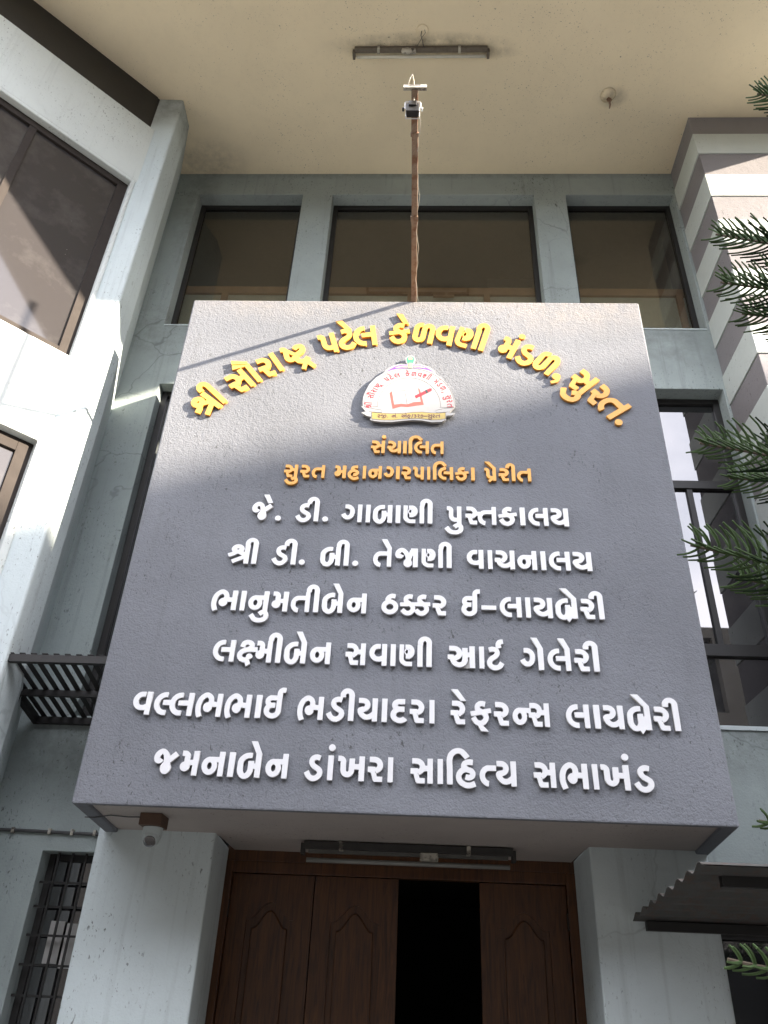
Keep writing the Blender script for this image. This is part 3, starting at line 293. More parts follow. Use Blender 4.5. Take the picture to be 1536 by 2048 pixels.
PL=[('ja', [0.001382, 0.0, -1.365075, 0.0, 0.001266, 2.579206], 6), ('ma', [0.001315, 0.0, -1.222391, 0.0, 0.001266, 2.579206], 6), ('na', [0.0013, 0.0, -1.107197, 0.0, 0.001266, 2.579206], 6), ('aa', [0.001418, 0.0, -0.967641, 0.0, 0.001266, 2.579206], 6), ('ba', [0.001349, 0.0, -0.92054, 0.0, 0.001266, 2.579206], 6), ('e2', [0.001266, 0.0, -0.861965, 0.0, 0.001266, 2.579206], 6), ('na', [0.001287, 0.0, -0.771215, 0.0, 0.001266, 2.579206], 6), ('dda', [0.001252, 0.0, -0.567277, 0.0, 0.001266, 2.579206], 6), ('aa', [0.001293, 0.0, -0.447542, 0.0, 0.001266, 2.579206], 6), ('dot', [0.001266, 0.0, -0.448514, 0.0, 0.001266, 2.728618], 6), ('kha', [0.001315, 0.0, -0.395396, 0.0, 0.001266, 2.579206], 6), ('ra', [0.001326, 0.0, -0.238739, 0.0, 0.001266, 2.579206], 6), ('aa', [0.00125, 0.0, -0.135196, 0.0, 0.001266, 2.579206], 6), ('sa', [0.001285, 0.0, -0.017549, 0.0, 0.001266, 2.579206], 6), ('aa', [0.001281, 0.0, 0.121882, 0.0, 0.001266, 2.579206], 6), ('i', [0.001365, 0.0, 0.170035, 0.0, 0.001266, 2.579206], 6), ('ha', [0.001296, 0.0, 0.216244, 0.0, 0.001266, 2.579206], 6), ('tya', [0.001262, 0.0, 0.33801, 0.0, 0.001266, 2.579206], 6), ('sa', [0.001245, 0.0, 0.614854, 0.0, 0.001266, 2.579206], 6), ('bha', [0.001302, 0.0, 0.747046, 0.0, 0.001266, 2.579206], 6), ('aa', [0.001221, 0.0, 0.915698, 0.0, 0.001266, 2.579206], 6), ('kha', [0.001338, 0.0, 0.959323, 0.0, 0.001266, 2.579206], 6), ('dot', [0.001266, 0.0, 1.071241, 0.0, 0.001266, 2.728618], 6), ('dda', [0.001316, 0.0, 1.122078, 0.0, 0.001266, 2.579206], 6), ('va', [0.001329, 0.0, -1.54195, 0.0, 0.001282, 2.89177], 5), ('lla2', [0.001326, 0.0, -1.423993, 0.0, 0.001282, 2.89177], 5), ('bha', [0.001282, 0.0, -1.191993, 0.0, 0.001282, 2.89177], 5), ('bha', [0.001284, 0.0, -1.033301, 0.0, 0.001282, 2.89177], 5), ('aa', [0.001418, 0.0, -0.864911, 0.0, 0.001282, 2.89177], 5), ('I', [0.001295, 0.0, -0.81855, 0.0, 0.001282, 2.89177], 5), ('bha', [0.001264, 0.0, -0.635027, 0.0, 0.001282, 2.89177], 5), ('dda', [0.001282, 0.0, -0.477369, 0.0, 0.001282, 2.89177], 5), ('ii', [0.001371, 0.0, -0.407356, 0.0, 0.001282, 2.89177], 5), ('ya', [0.001307, 0.0, -0.310641, 0.0, 0.001282, 2.89177], 5), ('aa', [0.001341, 0.0, -0.179006, 0.0, 0.001282, 2.89177], 5), ('da', [0.0014, 0.0, -0.131848, 0.0, 0.001282, 2.89177], 5), ('ra', [0.001328, 0.0, -0.028893, 0.0, 0.001282, 2.89177], 5), ('aa', [0.001264, 0.0, 0.077164, 0.0, 0.001282, 2.89177], 5), ('ra', [0.001333, 0.0, 0.190898, 0.0, 0.001282, 2.89177], 5), ('e', [0.001282, 0.0, 0.193462, 0.0, 0.001282, 2.89177], 5), ('pha', [0.001259, 0.0, 0.298708, 0.0, 0.001282, 2.89177], 5), ('ra', [0.001346, 0.0, 0.422751, 0.0, 0.001282, 2.89177], 5), ('nsa', [0.001219, 0.0, 0.522305, 0.0, 0.001282, 2.89177], 5), ('la', [0.001258, 0.0, 0.80601, 0.0, 0.001282, 2.89177], 5), ('aa', [0.001436, 0.0, 0.953794, 0.0, 0.001282, 2.89177], 5), ('ya', [0.001312, 0.0, 1.000487, 0.0, 0.001282, 2.89177], 5), ('bra', [0.00134, 0.0, 1.128958, 0.0, 0.001282, 2.89177], 5), ('e3', [0.001282, 0.0, 1.157967, 0.0, 0.001282, 2.89177], 5), ('ra', [0.001365, 0.0, 1.268353, 0.0, 0.001282, 2.89177], 5), ('ii', [0.001415, 0.0, 1.321873, 0.0, 0.001282, 2.89177], 5), ('la', [0.001268, 0.0, -1.149385, 0.0, 0.001293, 3.208073], 4), ('ksham', [0.001281, 0.0, -1.009396, 0.0, 0.001293, 3.208073], 4), ('ii', [0.00139, 0.0, -0.839249, 0.0, 0.001293, 3.208073], 4), ('ba', [0.001358, 0.0, -0.743302, 0.0, 0.001293, 3.208073], 4), ('e2', [0.001293, 0.0, -0.685092, 0.0, 0.001293, 3.208073], 4), ('na', [0.001284, 0.0, -0.595725, 0.0, 0.001293, 3.208073], 4), ('sa', [0.00125, 0.0, -0.396371, 0.0, 0.001293, 3.208073], 4), ('va', [0.0013, 0.0, -0.262254, 0.0, 0.001293, 3.208073], 4), ('aa', [0.001328, 0.0, -0.14325, 0.0, 0.001293, 3.208073], 4), ('nnac', [0.001273, 0.0, -0.093582, 0.0, 0.001293, 3.208073], 4), ('aa', [0.001357, 0.0, 0.007244, 0.0, 0.001293, 3.208073], 4), ('ii', [0.001392, 0.0, 0.009098, 0.0, 0.001293, 3.208073], 4), ('a', [0.001383, 0.0, 0.176647, 0.0, 0.001293, 3.208073], 4), ('aa', [0.00125, 0.0, 0.352583, 0.0, 0.001293, 3.208073], 4), ('tta', [0.001266, 0.0, 0.393509, 0.0, 0.001293, 3.208073], 4), ('reph', [0.001293, 0.0, 0.444138, 0.0, 0.001293, 3.330869], 4), ('gac', [0.001286, 0.0, 0.584615, 0.0, 0.001293, 3.208073], 4), ('aa', [0.001403, 0.0, 0.678218, 0.0, 0.001293, 3.208073], 4), ('e2', [0.001293, 0.0, 0.643243, 0.0, 0.001293, 3.208073], 4), ('la', [0.001291, 0.0, 0.73081, 0.0, 0.001293, 3.208073], 4), ('e2', [0.001293, 0.0, 0.792723, 0.0, 0.001293, 3.208073], 4), ('ra', [0.001372, 0.0, 0.878374, 0.0, 0.001293, 3.208073], 4), ('ii', [0.001439, 0.0, 0.930971, 0.0, 0.001293, 3.208073], 4), ('bha', [0.001351, 0.0, -1.206441, 0.0, 0.001279, 3.523316], 3), ('aa', [0.001318, 0.0, -1.035927, 0.0, 0.001279, 3.523316], 3), ('na', [0.001313, 0.0, -0.98793, 0.0, 0.001279, 3.523316], 3), ('u', [0.001279, 0.0, -0.88554, 0.0, 0.001279, 3.523316], 3), ('ma', [0.001336, 0.0, -0.851238, 0.0, 0.001279, 3.523316], 3), ('ta', [0.00119, 0.0, -0.737166, 0.0, 0.001279, 3.523316], 3), ('ii', [0.001358, 0.0, -0.651298, 0.0, 0.001279, 3.523316], 3), ('ba', [0.001341, 0.0, -0.555366, 0.0, 0.001279, 3.523316], 3), ('e2', [0.001279, 0.0, -0.497946, 0.0, 0.001279, 3.523316], 3), ('na', [0.001271, 0.0, -0.408291, 0.0, 0.001279, 3.523316], 3), ('ttha', [0.001255, 0.0, -0.207015, 0.0, 0.001279, 3.523316], 3), ('kka', [0.001236, 0.0, -0.098493, 0.0, 0.001279, 3.523316], 3), ('ra', [0.001344, 0.0, 0.090191, 0.0, 0.001279, 3.523316], 3), ('I', [0.001269, 0.0, 0.257287, 0.0, 0.001279, 3.523316], 3), ('hy', [0.001191, 0.0, 0.372786, 0.0, 0.001279, 3.523316], 3), ('la', [0.001279, 0.0, 0.478249, 0.0, 0.001279, 3.523316], 3), ('aa', [0.00128, 0.0, 0.627524, 0.0, 0.001279, 3.523316], 3), ('ya', [0.001314, 0.0, 0.672261, 0.0, 0.001279, 3.523316], 3), ('bra', [0.001364, 0.0, 0.798142, 0.0, 0.001279, 3.523316], 3), ('e3', [0.001279, 0.0, 0.829245, 0.0, 0.001279, 3.523316], 3), ('ra', [0.001358, 0.0, 0.941306, 0.0, 0.001279, 3.523316], 3), ('ii', [0.001406, 0.0, 0.994465, 0.0, 0.001279, 3.523316], 3), ('shra', [0.001404, 0.0, -1.159563, 0.0, 0.001283, 3.834408], 2), ('ii', [0.001407, 0.0, -1.057046, 0.0, 0.001283, 3.834408], 2), ('dda', [0.001277, 0.0, -0.885403, 0.0, 0.001283, 3.834408], 2), ('ii', [0.001387, 0.0, -0.816951, 0.0, 0.001283, 3.834408], 2), ('dot', [0.001283, 0.0, -0.718083, 0.0, 0.001283, 3.834408], 2), ('ba', [0.001343, 0.0, -0.591158, 0.0, 0.001283, 3.834408], 2), ('ii', [0.001388, 0.0, -0.495904, 0.0, 0.001283, 3.834408], 2), ('dot', [0.001283, 0.0, -0.39456, 0.0, 0.001283, 3.834408], 2), ('ta', [0.001194, 0.0, -0.269835, 0.0, 0.001283, 3.834408], 2), ('e2', [0.001283, 0.0, -0.223139, 0.0, 0.001283, 3.834408], 2), ('jaa', [0.001347, 0.0, -0.137491, 0.0, 0.001283, 3.834408], 2), ('nnac', [0.001271, 0.0, 0.022069, 0.0, 0.001283, 3.834408], 2), ('aa', [0.001281, 0.0, 0.122191, 0.0, 0.001283, 3.834408], 2), ('ii', [0.001375, 0.0, 0.124725, 0.0, 0.001283, 3.834408], 2), ('va', [0.001327, 0.0, 0.293388, 0.0, 0.001283, 3.834408], 2), ('aa', [0.001235, 0.0, 0.419944, 0.0, 0.001283, 3.834408], 2), ('ca', [0.00129, 0.0, 0.461452, 0.0, 0.001283, 3.834408], 2), ('na', [0.001296, 0.0, 0.596012, 0.0, 0.001283, 3.834408], 2), ('aa', [0.001351, 0.0, 0.735669, 0.0, 0.001283, 3.834408], 2), ('la', [0.001285, 0.0, 0.783448, 0.0, 0.001283, 3.834408], 2), ('ya', [0.001362, 0.0, 0.923856, 0.0, 0.001283, 3.834408], 2), ('ja', [0.001384, 0.0, -1.051513, 0.0, 0.001303, 4.14365], 1), ('e2', [0.001303, 0.0, -0.987887, 0.0, 0.001303, 4.14365], 1), ('dot', [0.001303, 0.0, -0.89886, 0.0, 0.001303, 4.14365], 1), ('dda', [0.001273, 0.0, -0.771196, 0.0, 0.001303, 4.14365], 1), ('ii', [0.001361, 0.0, -0.704232, 0.0, 0.001303, 4.14365], 1), ('dot', [0.001303, 0.0, -0.601818, 0.0, 0.001303, 4.14365], 1), ('gac', [0.001292, 0.0, -0.479233, 0.0, 0.001303, 4.14365], 1), ('aa', [0.001232, 0.0, -0.382235, 0.0, 0.001303, 4.14365], 1), ('aa', [0.001268, 0.0, -0.330421, 0.0, 0.001303, 4.14365], 1), ('ba', [0.001328, 0.0, -0.286158, 0.0, 0.001303, 4.14365], 1), ('aa', [0.001335, 0.0, -0.143884, 0.0, 0.001303, 4.14365], 1), ('nnac', [0.001336, 0.0, -0.096004, 0.0, 0.001303, 4.14365], 1), ('aa', [0.001297, 0.0, 0.005255, 0.0, 0.001303, 4.14365], 1), ('ii', [0.001368, 0.0, 0.008082, 0.0, 0.001303, 4.14365], 1), ('pa', [0.00124, 0.0, 0.175313, 0.0, 0.001303, 4.14365], 1), ('u', [0.001303, 0.0, 0.252205, 0.0, 0.001303, 4.14365], 1), ('sta', [0.001238, 0.0, 0.290202, 0.0, 0.001303, 4.14365], 1), ('ka', [0.001307, 0.0, 0.49639, 0.0, 0.001303, 4.14365], 1), ('aa', [0.001433, 0.0, 0.627935, 0.0, 0.001303, 4.14365], 1), ('la', [0.001245, 0.0, 0.679009, 0.0, 0.001303, 4.14365], 1), ('ya', [0.001328, 0.0, 0.816052, 0.0, 0.001303, 4.14365], 1), ('sa', [0.001026, 0.0, -0.324133, 0.0, 0.00102, 4.682359], -1), ('dot', [0.00102, 0.0, -0.255315, 0.0, 0.00102, 4.802674], -1), ('ca', [0.000982, 0.0, -0.216028, 0.0, 0.00102, 4.682359], -1), ('aa', [0.00113, 0.0, -0.111776, 0.0, 0.00102, 4.682359], -1), ('i', [0.001094, 0.0, -0.075511, 0.0, 0.00102, 4.682359], -1), ('la', [0.000998, 0.0, -0.038662, 0.0, 0.00102, 4.682359], -1), ('ta', [0.000919, 0.0, 0.070803, 0.0, 0.00102, 4.682359], -1), ('sa', [0.000981, 0.0, -0.880575, 0.0, 0.001002, 4.47551], -2), ('u', [0.001002, 0.0, -0.803062, 0.0, 0.001002, 4.47551], -2), ('ra', [0.001048, 0.0, -0.774769, 0.0, 0.001002, 4.47551], -2), ('ta', [0.00091, 0.0, -0.698981, 0.0, 0.001002, 4.47551], -2), ('ma', [0.001048, 0.0, -0.551703, 0.0, 0.001002, 4.47551], -2), ('ha', [0.000947, 0.0, -0.465183, 0.0, 0.001002, 4.47551], -2), ('aa', [0.00098, 0.0, -0.367631, 0.0, 0.001002, 4.47551], -2), ('na', [0.000981, 0.0, -0.331466, 0.0, 0.001002, 4.47551], -2), ('gac', [0.001014, 0.0, -0.227152, 0.0, 0.001002, 4.47551], -2), ('aa', [0.001106, 0.0, -0.152064, 0.0, 0.001002, 4.47551], -2), ('ra', [0.001055, 0.0, -0.116869, 0.0, 0.001002, 4.47551], -2), ('pa', [0.000959, 0.0, -0.041874, 0.0, 0.001002, 4.47551], -2), ('aa', [0.000909, 0.0, 0.049559, 0.0, 0.001002, 4.47551], -2), ('i', [0.00104, 0.0, 0.086696, 0.0, 0.001002, 4.47551], -2), ('la', [0.000995, 0.0, 0.119606, 0.0, 0.001002, 4.47551], -2), ('ka', [0.000992, 0.0, 0.229808, 0.0, 0.001002, 4.47551], -2), ('aa', [0.001083, 0.0, 0.331889, 0.0, 0.001002, 4.47551], -2), ('pra', [0.001001, 0.0, 0.418888, 0.0, 0.001002, 4.47551], -2), ('e3', [0.001002, 0.0, 0.4198, 0.0, 0.001002, 4.47551], -2), ('ra', [0.001104, 0.0, 0.508875, 0.0, 0.001002, 4.47551], -2), ('ii', [0.001072, 0.0, 0.554102, 0.0, 0.001002, 4.47551], -2), ('ta', [0.00098, 0.0, 0.625651, 0.0, 0.001002, 4.47551], -2), ('shra', [0.001095, -0.001527, -1.472777, 0.001344, 0.001245, 4.941089], 0), ('ii', [0.001226, -0.001393, -1.40843, 0.001225, 0.001393, 5.040182], 0), ('sa', [0.001331, -0.001263, -1.281528, 0.001111, 0.001512, 5.166328], 0), ('au', [0.001366, -0.001214, -1.148534, 0.001068, 0.001552, 5.284908], 0), ('ra', [0.001524, -0.000939, -1.111808, 0.000826, 0.001732, 5.318102], 0), ('aa', [0.001459, -0.001063, -1.005256, 0.000936, 0.001658, 5.39107], 0), ('shtra', [0.001657, -0.000579, -0.977899, 0.000509, 0.001883, 5.427493], 0), ('pa', [0.00166, -0.000566, -0.716628, 0.000498, 0.001887, 5.557697], 0), ('tta', [0.001727, -0.000167, -0.601658, 0.000147, 0.001963, 5.6146], 0), ('e', [0.001716, -0.000281, -0.604329, 0.000247, 0.00195, 5.604653], 0), ('la', [0.001717, -0.000273, -0.490145, 0.00024, 0.001951, 5.639161], 0), ('ka', [0.001734, -2e-05, -0.240154, 1.8e-05, 0.00197, 5.679221], 0), ('e', [0.001718, 0.000265, -0.234295, -0.000233, 0.001952, 5.690062], 0), ('lla', [0.001709, 0.00033, -0.081011, -0.000291, 0.001942, 5.700861], 0), ('va', [0.001713, 0.000305, 0.08198, -0.000269, 0.001946, 5.677132], 0), ('nnac', [0.001652, 0.000597, 0.220067, -0.000525, 0.001877, 5.664595], 0), ('aa', [0.001677, 0.000501, 0.3508, -0.000441, 0.001905, 5.634872], 0), ('ii', [0.001673, 0.000518, 0.343685, -0.000456, 0.001901, 5.633247], 0), ('ma', [0.001591, 0.000783, 0.522558, -0.000689, 0.001808, 5.581385], 0), ('dot', [0.001579, 0.00058, 0.695997, -0.00058, 0.001579, 5.742314], 0), ('dda', [0.00168, 0.000484, 0.651328, -0.000426, 0.00191, 5.501592], 0), ('lla', [0.001385, 0.001185, 0.762199, -0.001043, 0.001574, 5.47073], 0), ('comma', [0.001918, 0.000473, 0.901404, -0.000473, 0.001918, 5.369625], 0), ('sa', [0.001217, 0.001403, 0.990504, -0.001235, 0.001383, 5.315631], 0), ('u', [0.001217, 0.001403, 1.086654, -0.001235, 0.001383, 5.218103], 0), ('ra', [0.001116, 0.001508, 1.106822, -0.001327, 0.001268, 5.189603], 0), ('ta', [0.001011, 0.0016, 1.176634, -0.001408, 0.001149, 5.118637], 0), ('dot', [0.00147, 0.001102, 1.289025, -0.001102, 0.00147, 4.964622], 0)]
GT={'2': '53 1 59 15 41 22 36 25 34 34 34 43 47 51 51 56 55 66 54 82 52 86 46 93 36 99 33 100 18 99 7 93 12 80 14 79 24 84 30 84 34 82 39 76 39 68 35 62 26 57 12 55 12 40 18 39 20 21 23 15 27 12 33 8', '3': '37 0 47 5 56 15 60 24 60 35 56 46 47 55 54 69 54 82 52 86 41 97 34 100 25 101 10 97 8 95 11 82 15 81 27 85 31 84 38 78 38 71 36 67 22 62 17 55 17 52 22 47 26 45 39 42 43 36 44 27 42 23 34 16 17 22 12 6 26 1', '7': '24 -1 35 -1 49 4 55 10 59 17 64 38 64 53 60 71 54 82 46 91 36 96 28 96 22 93 14 86 8 77 6 63 8 54 14 47 21 44 37 44 38 48 38 59 24 60 22 67 24 73 32 80 35 79 43 70 48 52 48 39 46 28 42 19 34 15 26 15 21 19 13 34 -1 25 9 8 18 1', 'aa': '4 0 19 0 18 100 3 100', 'au': '19 0 19 100 10 100 18 112 -29 146 -39 134 -15 116 -41 125 -47 110 2 94 3 92 3 0', 'comma': '13 -29 24 -22 29 -17 33 -8 34 0 28 2 29 10 24 14 21 15 16 14 12 10 11 6 12 2 17 -2 16 -7 4 -15', 'dda': '34 -3 43 -3 53 0 58 3 67 12 72 23 72 34 68 43 57 53 44 60 38 65 36 69 37 77 45 83 52 83 61 80 64 95 54 99 43 99 33 95 24 87 20 77 20 66 28 52 36 46 52 37 56 32 56 25 53 20 47 15 42 13 33 14 22 22 15 36 1 27 11 10 17 5 27 -1', 'dot': '12 1 18 2 23 8 22 14 16 19 10 18 5 12 6 6', 'e': '56 104 20 146 6 146 44 104', 'ee': '106 0 107 100 102 100 107 102 105 110 105 118 103 128 99 136 94 142 78 149 71 134 82 130 86 126 88 122 91 102 91 68 78 68 78 91 62 90 62 38 59 28 50 22 42 22 33 28 28 38 26 56 0 56 0 40 12 40 12 36 16 26 23 16 30 10 40 6 52 6 62 10 73 20 78 36 78 52 90 52 91 0|40 39 50 48 55 58 56 70 52 82 44 91 34 96 6 97 6 81 28 81 32 79 38 74 40 68 39 60 32 53 28 52 28 50 34 36', 'hy': '0 34 72 34 72 54 0 55', 'ii': '54 0 54 114 51 124 42 133 32 137 24 137 14 133 6 124 3 114 3 100 18 100 20 116 26 121 32 120 37 116 38 112 38 0', 'jii': '18 -10 43 -20 52 -22 61 -22 73 -18 81 -13 102 7 109 20 113 32 115 43 115 60 111 75 105 86 97 94 93 96 86 96 80 93 74 86 62 69 61 69 53 84 43 94 34 99 22 98 15 94 9 87 4 77 3 63 6 55 11 50 20 48 25 49 33 54 37 61 24 70 22 68 20 65 19 65 20 74 26 82 28 83 32 82 38 77 43 70 49 57 50 42 45 38 42 33 41 22 44 15 49 10 54 8 59 8 64 10 70 15 72 19 73 30 68 39 73 54 85 74 89 79 93 75 97 67 99 58 99 44 96 31 90 18 79 6 67 -3 59 -6 49 -5 31 3 22 5 18 -7', 'ka': '34 -1 44 -1 50 1 56 4 65 11 70 19 73 28 72 41 66 51 68 53 87 55 84 69 54 64 47 64 36 71 37 78 43 83 51 83 59 80 61 81 64 95 52 99 41 99 35 97 30 94 23 86 20 78 20 69 24 60 -1 55 1 42 42 49 49 45 55 39 57 35 57 30 54 23 48 18 42 15 36 15 29 18 25 22 16 36 4 28 9 17 18 6 27 1', 'la': '79 0 95 0 94 100 79 100 78 63 36 62 36 47 79 46|40 3 53 4 53 18 38 20 32 23 24 32 20 40 19 54 24 68 32 77 42 81 52 82 51 97 40 97 32 95 21 89 9 74 5 66 3 56 3 44 5 34 13 20 24 9 32 5', 'lla': '86 0 87 74 83 86 76 93 66 97 54 96 48 93 41 86 37 74 37 28 32 20 26 19 21 24 19 28 19 74 24 80 28 81 32 80 34 82 36 96 32 97 26 97 14 93 7 86 3 76 3 26 5 20 9 12 14 7 24 3 36 4 42 7 47 12 51 20 53 26 53 72 56 79 60 81 64 81 68 78 71 72 71 0', 'ma': '68 0 69 100 53 100 52 60 34 60 34 82 31 88 26 94 22 96 4 97 4 82 16 81 18 78 18 50 14 48 9 42 9 34 11 30 18 26 22 26 26 28 31 34 30 44 52 44 53 0', 'na': '17 12 27 8 36 8 45 12 55 24 59 36 59 48 55 58 70 59 70 0 86 0 86 100 70 100 70 75 45 75 44 78 32 78 31 75 23 74 17 71 8 62 3 52 2 36 6 24|29 59 33 59 37 57 42 50 43 38 39 28 33 24 29 24 25 26 19 34 18 38 19 50 22 54', 'nnac': '56 4 56 19 30 19 24 22 21 25 18 31 18 60 22 53 28 49 28 38 44 38 51 41 59 48 64 61 64 74 60 85 52 94 46 97 26 98 26 84 21 79 18 73 18 99 3 100 3 31 8 18 17 9 26 5|32 72 34 68 32 62 31 64 31 70', 'pa': '70 0 70 100 54 100 54 33 38 33 34 35 30 42 29 44 29 82 26 88 20 94 16 96 0 97 0 82 10 81 13 78 13 42 15 36 19 28 26 22 32 18 54 17 54 0', 'pha': '73 -27 49 0 58 5 68 16 73 28 73 38 67 50 87 55 86 66 85 68 82 69 49 63 39 69 36 72 37 78 44 83 50 83 60 80 64 94 63 96 52 99 41 99 29 93 24 88 21 82 20 76 21 66 27 58 1 54 -1 52 -1 50 1 40 2 39 45 47 52 43 57 36 57 30 54 24 51 20 43 15 33 16 25 22 17 36 5 29 4 26 14 10 18 6 27 2 42 -26', 'ra': '54 0 54 16 36 16 34 18 28 40 30 40 30 43 32 38 34 36 36 37 44 42 50 48 54 54 56 62 56 70 54 78 50 84 38 94 30 97 6 97 6 82 28 81 32 79 39 72 40 64 38 58 30 52 30 56 0 56 0 40 12 40 20 10 24 5 32 0', 'sa': '30 1 32 0 54 0 54 16 36 16 34 18 28 40 30 40 30 42 34 36 44 42 52 52 70 52 71 0 87 0 86 100 71 100 70 68 56 68 54 78 50 84 38 94 30 97 6 96 6 81 30 80 38 74 40 68 40 64 38 58 30 52 30 56 0 56 0 40 12 40 20 10 24 5', 'shra': '93 0 93 100 77 100 77 55 62 64 67 72 68 76 67 84 63 92 57 97 50 100 43 101 33 99 29 97 21 90 18 84 18 72 25 62 19 57 1 50 6 38 31 47 41 56 43 55 46 56 70 42 21 17 25 6 29 4 77 29 77 0|52 78 51 76 47 72 39 72 34 76 34 80 39 84 47 84', 'shtra': '127 -21 127 -19 104 11 114 22 106 30 102 33 94 25 86 21 80 20 72 23 67 28 66 31 66 38 68 42 74 48 88 55 96 62 101 70 102 73 101 83 98 89 92 95 84 98 72 98 62 94 53 86 64 74 70 80 74 82 82 82 86 78 85 74 78 67 66 62 60 58 20 94 14 97 0 97 0 81 10 81 13 78 13 45 15 38 19 31 26 25 34 22 42 22 50 26 55 17 60 12 70 6 83 3 70 -22 72 -24 82 -29 96 -1 116 -28|40 38 34 39 29 46 29 67 53 47 48 48 45 42', 'sl': '14 -12 16 -11 17 -7 37 91 42 110 30 113 27 113 25 111 5 13 0 -6 1 -9', 'ta': '18 7 27 2 36 0 38 12 38 16 29 19 23 24 20 30 19 44 23 54 30 60 35 62 73 62 73 0 89 0 89 100 73 100 73 78 33 78 21 73 12 66 4 50 3 34 5 24 9 16', 'tta': '47 -2 58 3 66 10 74 23 60 32 51 17 47 15 41 13 33 13 25 16 23 18 20 25 21 32 30 43 41 49 52 60 55 67 55 79 51 88 44 94 32 98 22 98 9 93 13 78 24 82 34 81 39 77 39 70 30 61 18 54 10 44 4 32 4 23 9 10 17 2 32 -3', 'u': '-68 -23 -57 -39 -46 -49 -31 -54 -11 -53 5 -46 12 -39 15 -32 16 -16 13 -8 8 -3 7 2 -14 2 -29 -10 -19 -22 -10 -14 -4 -14 -1 -16 0 -26 -2 -31 -6 -34 -13 -37 -29 -38 -38 -35 -42 -32 -56 -13', 'va': '57 0 73 0 72 100 57 100 56 39 53 43 43 37 32 38 23 46 19 56 20 66 23 72 27 77 32 80 48 80 47 96 30 96 16 89 9 80 5 72 3 64 3 54 5 46 9 38 16 29 27 23 38 21 47 21 55 26 57 26'}
TP=[('shra', [-1.6e-05, -0.00041, -0.333747, 0.00036, -1.8e-05, 5.054984]), ('ii', [3.3e-05, -0.000408, -0.335938, 0.000359, 3.7e-05, 5.084387]), ('sa', [9.9e-05, -0.000394, -0.330655, 0.000347, 0.000113, 5.139308]), ('au', [0.000128, -0.000383, -0.319668, 0.000337, 0.000146, 5.17716]), ('ra', [0.000161, -0.000367, -0.315018, 0.000323, 0.000183, 5.191365]), ('aa', [0.000181, -0.000355, -0.302602, 0.000312, 0.000205, 5.21667]), ('shtra', [0.000211, -0.000332, -0.295389, 0.000292, 0.00024, 5.230869]), ('pa', [0.000287, -0.000249, -0.240086, 0.000219, 0.000326, 5.295152]), ('tta', [0.000312, -0.000205, -0.212577, 0.000181, 0.000355, 5.315435]), ('e', [0.000312, -0.000205, -0.213201, 0.000181, 0.000355, 5.315073]), ('la', [0.000341, -0.000135, -0.181109, 0.000119, 0.000387, 5.333357]), ('ka', [0.00036, -1.9e-05, -0.111012, 1.6e-05, 0.00041, 5.353277]), ('e', [0.00036, -1.9e-05, -0.111733, 1.6e-05, 0.00041, 5.353244]), ('lla', [0.000359, 3.7e-05, -0.06997, -3.3e-05, 0.000408, 5.354543]), ('va', [0.000351, 9.5e-05, -0.029634, -8.4e-05, 0.000399, 5.349318]), ('nnac', [0.000335, 0.000152, 0.004145, -0.000134, 0.000381, 5.339922]), ('aa', [0.000312, 0.000205, 0.032203, -0.000181, 0.000355, 5.328019]), ('ii', [0.000312, 0.000205, 0.032956, -0.000181, 0.000355, 5.327683]), ('ma', [0.000263, 0.00028, 0.078924, -0.000247, 0.000299, 5.298153]), ('dot', [0.000263, 0.00028, 0.124384, -0.000247, 0.000299, 5.32185]), ('dda', [0.000229, 0.000316, 0.103813, -0.000279, 0.000261, 5.275263]), ('lla', [0.000193, 0.000347, 0.126514, -0.000305, 0.000219, 5.248061]), ('comma', [0.000161, 0.000367, 0.146923, -0.000323, 0.000183, 5.214354]), ('sa', [9.5e-05, 0.000396, 0.165033, -0.000348, 0.000108, 5.173846]), ('u', [9.5e-05, 0.000396, 0.172532, -0.000348, 0.000108, 5.146348]), ('ra', [4.9e-05, 0.000406, 0.175232, -0.000357, 5.5e-05, 5.134796]), ('ta', [1.6e-05, 0.00041, 0.179018, -0.00036, 1.9e-05, 5.105113]), ('ra', [0.000336, -0.0, -0.291428, 0.0, 0.00028, 4.9734]), ('jii', [0.000336, -0.0, -0.270199, 0.0, 0.00028, 4.9739]), ('dot', [0.000336, -0.0, -0.22932, 0.0, 0.00028, 4.9744]), ('na', [0.000336, -0.0, -0.196032, 0.0, 0.00028, 4.9751]), ('dot', [0.000336, -0.0, -0.174528, 0.0, 0.00028, 5.00814]), ('dot', [0.000336, -0.0, -0.16452, 0.0, 0.00028, 4.9755]), ('ee', [0.000336, -0.0, -0.13156, 0.0, 0.00028, 4.9763]), ('pha', [0.000336, -0.0, -0.094155, 0.0, 0.00028, 4.9769]), ('sl', [0.000336, -0.0, -0.0624, 0.0, 0.00028, 4.9773]), ('3', [0.000336, -0.0, -0.047318, 0.0, 0.00028, 4.9776]), ('2', [0.000336, -0.0, -0.0246, 0.0, 0.00028, 4.978]), ('7', [0.000336, -0.0, -0.002371, 0.0, 0.00028, 4.9784]), ('hy', [0.000336, -0.0, 0.02132, 0.0, 0.00028, 4.9789]), ('sa', [0.000336, -0.0, 0.0474, 0.0, 0.00028, 4.9794]), ('u', [0.000336, -0.0, 0.073944, 0.0, 0.00028, 4.9794]), ('ra', [0.000336, -0.0, 0.078672, 0.0, 0.00028, 4.9798]), ('ta', [0.000336, -0.0, 0.100164, 0.0, 0.00028, 4.9803])]
